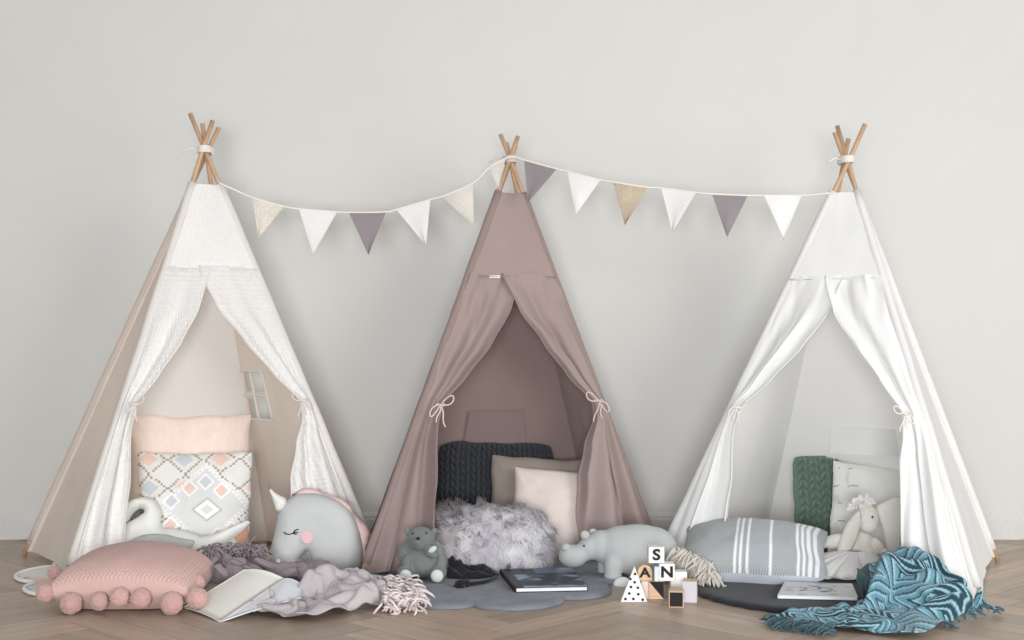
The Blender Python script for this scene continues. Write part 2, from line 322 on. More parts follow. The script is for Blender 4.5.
517,427,110,535,418,186,535,412,281,552,430,261,575,434,263,551,440,188,609,449,118,646,438,200,652,450,242,650,444,301,653,451,372,667,474,365,648,482,456,613,453,587,663,485,577,692,502,505,716,517,466,733,518,538,740,536,591,770,561,616,
778,599,518,775,601,444,775,599,373,774,621,364,768,638,402,792,640,398,795,632,512,805,640,562,806,670,552,806,691,498,248,234,46,230,259,93,250,259,99,265,261,193,273,278,125,287,262,141,302,272,80,301,268,163,316,263,164,313,266,222,
341,263,207,339,292,121,354,302,81,377,300,104,385,287,169,371,297,227,373,300,323,396,303,304,417,325,370,433,316,208,455,297,71,435,292,106,438,307,83,440,332,26,460,367,88,463,381,252,490,410,290,505,434,200,516,440,155,533,438,135,
532,435,210,537,424,317,566,438,320,571,452,262,552,457,162,587,470,170,616,468,228,646,467,296,633,450,352,642,488,383,618,458,436,612,482,564,652,501,579,678,515,495,712,528,525,728,510,596,743,520,618,756,573,603,766,615,481,750,600,421,
746,615,358,740,635,307,747,649,290,770,657,369,794,658,441,792,670,493,785,670,557,803,684,619,232,258,13,233,275,56,251,281,98,258,282,194,278,289,184,286,289,117,271,277,57,293,286,63,309,292,134,317,272,133,326,280,240,353,305,175,
366,287,146,351,303,119,370,315,134,385,315,176,388,319,259,374,332,259,391,332,386,417,337,198,463,306,135,454,301,67,456,319,74,438,342,114,447,392,149,464,412,321,478,420,185,493,438,139,502,454,135,515,450,98,524,466,131,512,452,218,
526,436,325,558,455,314,561,474,273,538,468,231,579,485,203,618,488,276,628,498,328,598,474,386,604,504,491,620,516,555,650,514,509,681,539,479,702,514,595,722,496,669,736,509,694,738,554,624,759,606,545,746,616,444,728,611,363,724,645,312,
740,664,312,759,656,408,776,669,465,781,687,427,790,690,514,788,702,663,217,280,59,212,270,120,226,277,161,230,289,99,241,304,80,243,297,151,254,319,131,270,306,44,307,307,74,308,294,154,333,285,152,346,303,256,367,308,209,360,320,180,
376,334,194,373,350,144,387,328,157,391,337,204,380,346,266,396,358,361,433,343,225,460,340,188,454,351,177,444,371,187,434,396,190,452,424,242,484,432,287,478,442,173,487,453,122,499,457,65,524,456,45,516,477,97,513,481,178,508,451,296,
538,464,349,547,468,290,558,493,223,581,489,293,579,498,373,603,529,394,614,550,479,628,531,454,654,539,461,675,544,565,697,521,683,707,488,737,726,504,746,723,554,663,750,604,594,737,612,511,722,609,421,725,639,379,729,662,374,749,662,445,
760,681,467,769,695,447,776,692,543,784,722,645,201,283,41,201,286,113,200,295,184,206,317,174,223,305,214,228,321,154,238,331,97,269,306,124,308,314,150,322,310,172,323,305,239,337,325,140,335,309,228,337,326,251,357,317,221,364,347,214,
388,358,193,393,360,237,393,367,286,373,382,285,391,380,318,406,378,332,410,389,346,415,396,330,425,405,248,427,403,204,447,425,197,476,448,270,486,460,192,487,471,129,500,473,52,530,483,28,547,478,90,538,486,186,504,476,304,533,485,299,
547,504,261,570,509,261,571,521,336,583,527,445,600,537,548,627,546,536,648,559,504,657,541,603,679,522,704,696,507,781,715,527,754,732,581,681,742,628,590,722,617,538,733,616,468,743,633,399,732,650,424,738,682,427,745,702,506,758,712,558,
769,709,657,771,739,672,184,287,98,203,307,74,190,314,180,202,306,256,221,316,279,234,342,210,247,317,217,275,336,147,299,325,211,316,330,196,330,336,180,328,335,265,351,344,201,362,327,265,358,316,322,375,349,321,359,371,207,367,386,168,
379,383,176,384,390,208,391,400,185,401,412,130,384,419,164,386,422,235,416,411,346,439,398,271,430,418,249,459,456,222,490,468,248,496,458,200,496,477,156,502,494,63,536,495,65,541,504,158,508,494,270,538,486,364,540,510,332,558,527,257,
580,531,238,587,546,352,587,554,518,617,563,570,637,573,544,659,573,547,665,566,640,685,555,703,703,567,681,722,595,587,729,639,595,731,635,523,719,627,461,744,631,458,749,648,449,730,689,498,742,694,640,745,722,709,759,732,748,756,741,683,
182,295,182,181,308,84,202,337,135,192,327,207,204,337,251,238,345,288,259,333,268,285,323,223,291,333,144,306,345,144,320,357,162,311,350,233,319,339,282,332,349,305,342,359,339,355,373,325,346,396,233,361,404,256,366,393,273,375,404,243,
366,409,176,378,432,124,394,444,102,397,433,192,398,420,314,428,413,319,437,422,311,451,444,206,477,457,218,480,472,188,495,474,227,491,490,149,510,506,104,519,521,170,520,516,325,532,492,457,550,495,433,550,525,356,561,542,293,572,562,369,
585,579,503,605,579,589,626,590,550,643,593,454,665,589,465,684,576,522,699,582,546,708,604,543,719,618,603,718,641,569,706,636,498,726,643,455,742,645,492,728,687,553,745,690,708,744,709,773,744,734,749,735,761,701,165,297,189,166,315,120,
188,350,115,188,354,186,217,343,165,252,343,168,267,354,203,269,344,281,290,352,290,289,359,215,303,364,213,317,375,234,328,384,308,328,395,266,343,376,186,357,386,229,342,390,315,360,404,344,372,411,348,383,409,315,371,421,223,365,440,176,
377,440,180,384,437,243,398,444,285,408,426,258,421,432,253,431,442,257,441,457,271,455,474,254,476,485,215,498,494,220,492,511,196,497,517,272,501,514,377,525,511,401,541,516,473,558,520,509,545,541,474,559,556,499,571,576,574,590,593,601,
610,598,513,640,628,428,665,637,441,659,608,504,677,607,538,691,617,556,702,615,617,713,627,648,700,640,600,702,655,546,715,668,538,724,681,603,730,696,691,731,714,749,732,737,730,732,754,649,161,315,140,175,323,74,178,335,185,178,350,243,
221,358,239,250,357,90,257,365,153,262,362,316,279,362,352,293,380,257,305,400,169,316,383,139,312,395,296,330,406,339,333,401,215,352,411,184,349,412,267,350,419,337,361,421,335,376,429,326,358,432,249,350,441,204,356,453,200,384,458,192,
403,456,209,397,442,230,402,441,281,411,439,362,424,429,390,447,440,328,464,472,293,481,478,306,481,496,355,496,486,406,510,488,453,511,512,452,526,525,538,541,509,642,540,536,656,561,542,618,580,556,642,598,576,659,618,604,581,630,646,453,
654,657,458,652,626,525,664,610,574,676,627,565,685,618,618,693,637,683,705,651,732,707,666,722,722,663,674,725,682,654,708,693,685,717,719,704,719,740,743,715,761,704,153,334,120,172,350,66,160,346,189,164,362,223,212,375,264,234,357,114,
241,368,170,251,377,287,267,386,278,284,398,160,291,369,102,290,393,62,323,394,150,318,416,214,332,420,259,329,420,196,337,434,249,337,433,315,349,428,289,366,445,303,373,428,286,365,429,246,370,437,241,387,457,261,403,473,274,413,467,256,
422,452,258,411,440,294,413,432,345,436,454,368,451,470,360,459,467,427,471,471,514,473,496,555,487,506,581,496,523,598,511,530,677,525,506,730,540,524,733,551,549,681,563,570,686,582,576,739,609,600,670,617,643,529,641,663,509,650,641,578,
651,614,628,669,618,639,674,637,616,684,655,660,686,651,729,699,652,753,708,668,688,713,681,623,701,700,628,707,729,664,701,745,746,719,755,776,150,354,122,163,330,72,167,368,150,153,375,189,199,387,262,223,367,76,232,381,139,247,382,171,
266,401,137,274,364,105,282,357,30,299,378,29,313,405,60,324,420,106,308,418,249,317,447,362,316,470,330,330,454,348,347,447,282,352,442,348,363,442,355,372,444,355,377,454,358,387,451,361,393,458,313,402,457,301,411,462,332,420,470,303,
431,469,339,428,482,401,438,462,420,445,477,503,452,474,581,466,481,654,486,479,736,501,492,813,494,511,827,508,524,780,525,540,725,543,555,754,549,587,770,565,586,854,592,576,819,598,614,666,615,652,595,630,631,582,645,644,651,655,640,737,
671,656,748,669,669,682,689,682,721,689,674,650,700,677,587,706,695,554,704,714,568,689,728,652,702,760,687,704,767,789,136,337,71,153,345,45,167,378,97,158,387,150,193,405,250,211,377,55,236,378,69,240,393,117,254,385,78,266,373,34,
272,399,39,278,418,116,296,427,114,312,436,112,292,431,248,300,466,408,313,489,427,313,476,356,336,465,270,351,452,284,358,452,276,372,461,270,381,469,280,380,470,343,377,473,367,389,480,328,392,473,368,399,492,395,400,503,320,416,492,306,
417,471,400,420,477,479,426,492,524,442,489,636,470,482,802,488,480,949,500,501,934,507,535,844,513,552,765,522,575,750,537,568,836,558,561,912,576,575,942,597,600,856,589,627,730,612,633,703,629,651,730,644,654,777,660,668,773,675,698,725,
672,700,581,658,688,517,672,692,492,677,710,482,671,725,509,693,743,532,672,743,644,691,772,727,127,369,24,145,363,30,161,384,56,162,402,113,185,418,234,213,395,110,218,389,23,231,395,29,232,401,98,242,409,76,247,441,121,257,469,179,
265,463,120,286,459,155,279,451,232,300,466,324,300,484,348,316,492,311,340,485,273,338,461,276,349,463,310,355,475,291,356,487,277,363,489,264,359,476,320,372,488,353,384,493,335,405,495,290,398,497,206,413,506,225,417,496,346,419,503,415,
421,514,447,438,513,562,452,503,770,466,503,922,479,524,909,489,544,805,497,564,756,510,577,809,528,583,877,544,573,951,565,584,999,583,602,985,598,623,927,597,647,860,620,642,815,636,679,771,651,708,701,664,715,578,643,691,488,639,689,401,
657,696,377,653,714,409,668,713,391,675,744,433,673,760,563,672,771,710,110,388,92,130,382,67,144,395,63,163,412,57,169,425,171,195,432,187,201,434,126,202,443,63,214,452,33,225,468,47,232,491,85,250,480,77,268,489,103,273,479,169,
282,475,229,297,463,214,306,461,249,319,471,243,329,490,327,325,485,237,341,474,206,349,479,186,347,499,166,357,499,146,361,478,244,360,496,337,376,504,313,397,492,243,410,487,181,421,492,254,433,488,334,440,497,391,445,498,444,447,530,447,
460,511,604,462,523,711,454,543,742,461,565,745,475,579,779,490,593,832,506,590,910,528,599,952,551,602,936,568,619,949,586,640,951,604,663,920,608,667,766,623,700,663,640,722,573,652,712,469,620,705,455,622,714,364,635,721,343,654,712,342,
663,726,347,670,762,410,673,782,571,656,770,722,105,402,139,123,402,117,138,384,132,144,412,89,161,438,92,171,444,178,183,451,200,192,461,160,194,472,103,209,471,144,226,471,165,243,486,143,259,506,127,254,490,194,272,496,246,287,498,245,
302,497,233,316,496,244,337,507,301,338,501,203,324,484,174,333,478,149,341,479,124,355,479,123,368,487,183,369,508,271,375,494,243,406,474,199,423,465,186,435,472,277,438,506,310,447,515,366,461,493,385,474,515,416,451,535,483,450,551,547,
471,554,554,485,565,599,496,580,646,510,594,701,514,609,821,521,624,927,544,632,942,557,644,884,576,653,865,590,683,848,616,697,739,619,687,603,634,702,547,643,726,527,635,733,441,642,714,413,646,732,404,638,752,385,646,770,443,658,791,524,
643,781,697,689,793,712,109,413,202,121,404,184,140,393,199,146,414,148,146,449,98,173,460,119,170,465,187,185,474,202,194,481,180,198,494,118,217,486,104,224,499,146,238,510,114,240,505,192,261,511,294,277,529,290,292,515,316,313,506,303,
327,520,306,341,513,236,327,500,212,320,510,144,331,522,137,348,512,146,364,501,169,376,506,212,387,493,178,421,473,117,444,473,117,430,492,220,453,493,332,449,514,309,469,499,328,468,521,366,468,545,444,467,566,473,454,589,491,472,600,474,
490,609,480,507,618,551,509,630,730,518,644,872,536,656,933,560,664,930,574,673,884,582,669,803,600,706,732,600,695,618,609,710,574,622,725,621,613,731,577,609,747,539,612,767,509,630,777,551,638,785,599,642,808,632,667,811,723,697,820,675,
110,424,81,106,443,163,125,440,163,138,455,178,152,479,189,151,493,96,168,499,113,169,489,176,179,489,216,189,502,226,199,515,195,207,527,156,223,528,125,241,527,171,257,537,316,261,522,203,273,533,255,301,519,329,313,528,290,321,518,239,
307,522,192,315,539,164,324,543,127,349,526,192,359,520,210,372,507,160,392,504,144,424,491,93,452,495,94,442,478,180,460,498,227,468,500,270,462,518,314,449,530,376,445,549,436,447,577,441,466,587,420,484,593,400,506,595,405,518,588,475,
531,599,615,542,627,753,542,658,828,550,685,927,571,711,935,567,698,849,590,673,725,584,702,611,598,726,586,605,725,653,625,739,643,634,747,618,627,759,604,623,776,620,627,788,655,642,799,695,649,823,745,674,834,715,106,474,81,120,496,130,
123,509,192,139,517,197,142,527,124,154,534,169,167,540,131,175,513,180,162,506,236,172,528,310,186,553,374,205,556,372,216,530,289,233,526,281,255,553,248,256,537,128,270,552,200,294,539,344,292,528,245,315,536,256,330,534,232,330,557,203,
330,559,123,364,524,132,353,535,187,375,523,198,392,522,168,403,510,197,421,513,189,433,509,230,441,526,197,461,526,216,466,540,290,457,554,392,444,570,389,466,587,389,481,568,393,498,581,360,522,579,395,522,606,409,537,612,468,523,633,603,
518,655,762,537,698,916,561,729,919,571,719,817,578,675,707,573,718,614,587,748,585,591,739,656,608,748,667,617,756,622,612,771,662,597,780,664,602,796,648,618,793,643,627,815,684,651,836,685,104,512,160,111,520,60,129,523,74,129,535,138,
133,544,213,133,566,139,151,572,136,167,542,199,159,540,274,179,575,327,187,545,181,204,557,174,211,581,319,232,566,278,236,552,212,253,561,137,280,565,148,281,556,346,300,549,277,300,549,200,316,552,245,339,547,273,339,568,170,371,531,105,
361,522,163,380,542,196,378,527,250,385,530,316,397,531,338,415,519,337,443,533,272,459,545,235,456,538,341,452,562,315,451,582,321,467,560,342,490,557,347,511,566,308,526,587,332,543,611,389,528,633,397,541,637,553,512,667,701,525,711,864,
546,707,829,554,673,727,564,713,706,574,738,672,578,760,619,586,753,680,597,764,648,594,762,586,616,762,555,605,770,594,608,785,586,617,795,552,612,815,635,645,838,658,99,531,156,113,531,133,114,543,70,127,552,78,120,553,225,139,589,207,
144,605,167,153,578,231,155,575,306,179,584,221,178,561,96,195,577,127,213,600,274,218,580,231,241,579,190,245,575,76,269,585,110,268,571,303,297,571,285,294,566,215,318,562,195,320,556,295,341,565,256,362,565,124,374,551,168,368,547,236,
379,548,266,397,541,283,400,550,338,407,536,378,429,532,384,429,553,391,433,559,309,445,567,240,465,584,269,479,555,287,495,570,290,514,578,259,520,606,302,545,620,319,545,633,411,552,655,575,515,683,651,527,686,785,535,693,698,549,726,703,
556,736,616,565,751,667,573,764,692,585,780,700,575,787,634,571,788,575,590,781,528,599,784,517,593,793,568,596,809,568,623,818,587,635,847,636,83,549,120,94,557,138,108,563,132,116,573,65,107,556,207,124,597,217,129,619,210,154,604,216,
155,599,295,167,606,239,168,600,127,180,600,175,215,614,212,216,594,170,243,603,177,229,597,63,253,600,68,257,595,216,279,598,309,291,590,224,309,585,173,315,579,279,336,581,289,337,594,217,353,577,242,379,562,254,393,557,234,406,556,261,
407,538,278,409,553,317,408,576,317,402,603,308,415,615,347,440,599,283,468,580,341,485,568,231,500,579,225,501,589,302,513,627,275,543,642,302,535,651,380,561,664,488,548,693,608,521,702,638,524,728,663,537,752,691,544,750,608,561,764,609,
559,775,677,564,796,700,592,803,712,592,804,643,580,800,530,593,799,502,610,799,519,617,814,542,614,832,574,623,841,568,80,564,63,75,573,122,89,584,119,99,588,45,102,586,188,122,576,301,140,588,265,141,617,282,154,636,318,165,635,364,
163,632,243,185,629,173,198,624,135,219,620,177,234,622,207,229,625,114,249,624,113,265,615,190,260,617,297,281,610,212,293,593,153,320,587,222,334,586,365,357,584,335,352,605,223,388,554,190,404,535,181,417,549,189,420,551,284,409,573,264,
403,603,260,411,637,245,435,646,272,435,607,335,472,596,321,485,583,202,500,596,236,495,609,317,528,619,347,519,653,268,512,676,291,523,680,381,551,700,415,547,726,547,525,739,602,521,750,678,539,765,672,546,775,597,560,781,620,564,810,639,
578,822,720,592,827,677,592,818,506,593,811,429,607,800,432,605,820,473,603,835,522,609,833,505,70,578,3,74,592,81,85,604,119,92,608,48,116,598,133,103,589,282,121,600,306,130,615,356,146,647,385,155,667,371,160,662,256,184,649,133,
201,652,98,221,646,173,222,639,275,236,656,237,254,661,202,250,638,242,273,635,286,298,616,266,310,613,163,331,610,297,357,607,407,376,584,392,366,596,170,393,531,112,417,541,98,428,533,178,426,565,255,414,586,238,405,615,210,424,626,219,
423,624,273,450,619,267,474,622,299,487,586,281,496,618,270,510,602,341,520,644,356,502,649,268,498,670,326,504,677,422,538,681,425,531,723,515,532,756,570,517,768,635,530,781,682,547,788,657,551,789,580,566,799,593,574,814,609,581,831,535,
591,839,398,601,833,321,604,816,329,618,816,365,601,841,447,612,822,463,58,594,3,75,609,41,81,627,86,95,624,114,117,620,155,100,611,287,126,622,267,132,636,311,124,657,382,139,682,358,160,686,302,179,672,146,207,675,85,221,676,159,
211,657,291,236,674,317,253,659,290,266,658,220,282,635,174,312,648,227,342,627,251,352,637,377,366,626,427,372,597,312,380,579,73,401,521,22,423,514,104,436,543,94,436,573,203,403,591,191,420,610,206,426,609,266,443,617,234,464,622,208,
480,621,243,476,604,304,492,629,314,506,617,389,499,643,350,508,630,415,517,637,465,526,653,516,525,680,499,519,713,521,522,750,526,520,776,584,536,797,615,543,806,678,553,804,610,555,805,523,568,811,437,577,820,333,586,835,254,597,842,245,
608,833,291,621,833,336,615,831,476,624,800,417,57,622,9,61,614,87,69,614,142,80,633,152,99,639,124,93,641,228,116,646,288,132,656,274,119,670,333,136,699,316,144,715,328,172,689,276,203,674,203,216,690,223,218,678,321,239,690,261,
258,682,304,276,665,275,297,653,157,333,631,186,348,649,331,373,646,387,362,619,341,390,600,211,398,570,26,417,532,45,432,511,31,445,512,88,453,541,155,418,592,131,433,601,245,426,595,207,450,592,209,469,612,177,495,605,222,472,609,252,
482,615,337,490,628,397,484,624,457,469,630,557,474,642,629,487,660,551,509,677,536,512,698,481,509,730,503,513,772,544,526,805,595,534,816,653,553,821,624,559,828,517,576,842,398,567,851,296,575,849,257,597,853,325,621,856,366,624,846,424,
627,813,495,643,811,378,72,635,41,51,647,124,43,644,191,54,665,200,71,674,191,87,661,83,98,673,182,108,681,262,125,687,269,141,718,244,139,741,261,166,734,273,182,695,306,198,698,329,221,709,308,243,714,287,263,702,271,268,678,225,
300,672,187,329,642,128,351,653,266,377,649,314,365,619,246,395,607,137,407,565,93,419,559,14,436,532,0,457,515,19,467,524,102,443,578,107,439,623,205,445,602,204,452,581,179,475,590,179,491,622,210,487,624,267,476,630,340,475,633,390,
463,633,457,446,645,560,455,651,627,486,669,604,501,694,543,497,693,464,500,716,540,502,759,585,517,798,644,519,823,662,540,829,609,567,838,565,569,856,435,575,866,340,590,866,309,608,870,356,608,862,412,612,861,463,632,831,522,654,828,418,
57,646,32,29,657,138,27,676,174,27,692,220,49,700,195,74,689,84,107,689,124,121,689,211,137,700,230,144,731,198,156,746,227,162,716,232,189,704,234,201,709,240,216,724,248,239,725,234,260,718,223,278,699,219,286,680,134,320,659,83,
352,649,190,358,635,270,368,622,169,386,597,82,410,588,42,419,584,96,431,572,37,447,553,56,465,551,72,454,585,135,443,620,114,458,612,104,471,608,133,484,615,175,487,639,233,474,643,282,474,648,332,462,636,377,449,635,448,448,647,511,
466,650,543,472,688,574,492,692,594,490,697,506,492,729,494,488,759,605,503,800,611,498,826,660,516,843,650,539,845,565,580,859,511,582,876,406,591,888,373,601,878,407,614,886,422,627,888,447,632,861,555,636,850,397,44,640,7,38,669,89,
48,676,124,37,695,139,45,712,139,78,702,147,114,709,144,137,680,151,160,678,190,169,699,178,155,715,163,172,717,181,185,725,177,201,725,156,215,714,184,230,704,219,252,697,195,273,708,158,293,693,184,329,676,87,357,669,216,358,642,209,
381,622,149,382,616,54,400,623,57,399,624,132,414,615,150,429,618,136,430,612,85,444,620,66,459,627,119,481,639,125,493,648,168,484,656,219,473,666,256,478,676,310,476,678,360,462,657,339,454,654,436,472,653,468,471,675,470,479,680,526,
473,688,609,485,711,592,474,730,522,487,765,537,497,802,552,505,833,600,495,851,658,519,856,578,569,872,524,596,874,465,593,898,445,603,900,382,634,884,308,654,893,306,658,889,451,644,863,563,29,649,33,49,671,26,60,684,26,61,699,82,
61,718,101,82,722,135,110,716,203,148,699,145,144,671,82,163,678,47,171,700,112,171,737,191,192,756,251,202,757,189,221,732,181,230,707,159,244,694,137,267,691,113,287,707,144,333,693,141,346,671,281,371,656,264,377,640,141,366,632,87,
388,644,158,398,674,177,399,670,115,398,668,71,398,656,18,420,657,16,443,643,123,485,661,135,499,672,210,497,683,289,481,705,303,488,715,367,504,703,378,489,680,376,480,651,409,486,673,418,487,684,469,478,703,502,458,700,557,471,707,619,
475,731,591,473,768,546,485,804,526,498,830,549,490,856,601,517,873,614,556,878,476,584,891,504,598,911,507,617,909,434,627,907,233,645,928,234,650,933,343,638,916,440,25,675,49,41,690,54,52,706,17,64,717,22,77,727,70,82,740,121,
101,741,192,141,726,142,140,691,58,154,693,11,174,713,73,180,760,192,192,784,268,217,775,198,225,723,96,244,744,144,249,726,94,261,705,61,289,699,80,337,712,144,350,687,293,377,674,278,369,655,175,363,662,95,387,683,189,389,719,124,
371,712,82,366,694,58,387,691,55,411,688,22,422,649,156,471,675,129,485,688,240,498,717,260,503,742,334,491,754,397,499,733,422,485,711,413,474,689,382,467,666,403,477,696,445,459,712,496,460,720,561,455,702,619,465,725,632,472,765,613,
473,809,578,480,833,524,494,853,530,511,881,549,551,898,497,573,902,434,585,921,460,614,928,405,612,924,234,629,946,244,630,956,316,619,940,313,23,708,25,23,702,82,46,718,71,49,734,26,65,747,48,88,749,63,98,758,131,121,763,172,
139,738,91,159,723,101,168,745,84,185,763,129,202,776,135,221,740,48,255,788,111,273,780,46,275,764,122,269,733,144,285,721,30,338,702,76,358,703,254,379,690,265,367,671,206,359,684,115,376,704,198,379,739,145,364,740,92,370,721,62,
376,707,4,402,712,36,414,664,198,473,661,187,468,695,263,480,729,267,488,756,332,476,756,385,481,732,423,469,712,375,463,694,327,449,672,406,465,690,508,442,695,488,445,722,519,435,710,598,446,717,652,468,759,668,477,818,645,467,847,582,
476,857,508,502,878,492,532,900,456,558,911,403,591,916,377,602,948,396,589,931,333,589,936,252,598,957,238,609,969,291,0,711,60,9,715,115,32,726,43,47,736,93,65,746,114,84,769,32,103,759,26,114,780,78,138,783,127,156,769,133,
170,763,149,191,755,144,197,743,54,230,787,63,275,820,26,290,807,80,293,771,69,280,756,156,273,720,111,326,719,22,361,707,170,374,708,251,369,688,189,353,667,141,364,701,149,373,735,200,359,731,134,357,714,83,361,717,34,385,730,33,
418,686,169,468,649,233,452,691,261,462,727,258,467,745,331,467,731,346,461,714,426,461,687,419,446,673,359,447,706,429,451,671,486,445,679,526,431,706,502,426,729,569,428,714,637,450,756,688,474,827,708,460,866,654,462,873,564,483,883,462,
517,890,406,551,894,362,572,931,378,585,952,427,587,975,384,567,974,352,559,992,304,555,999,243,
])
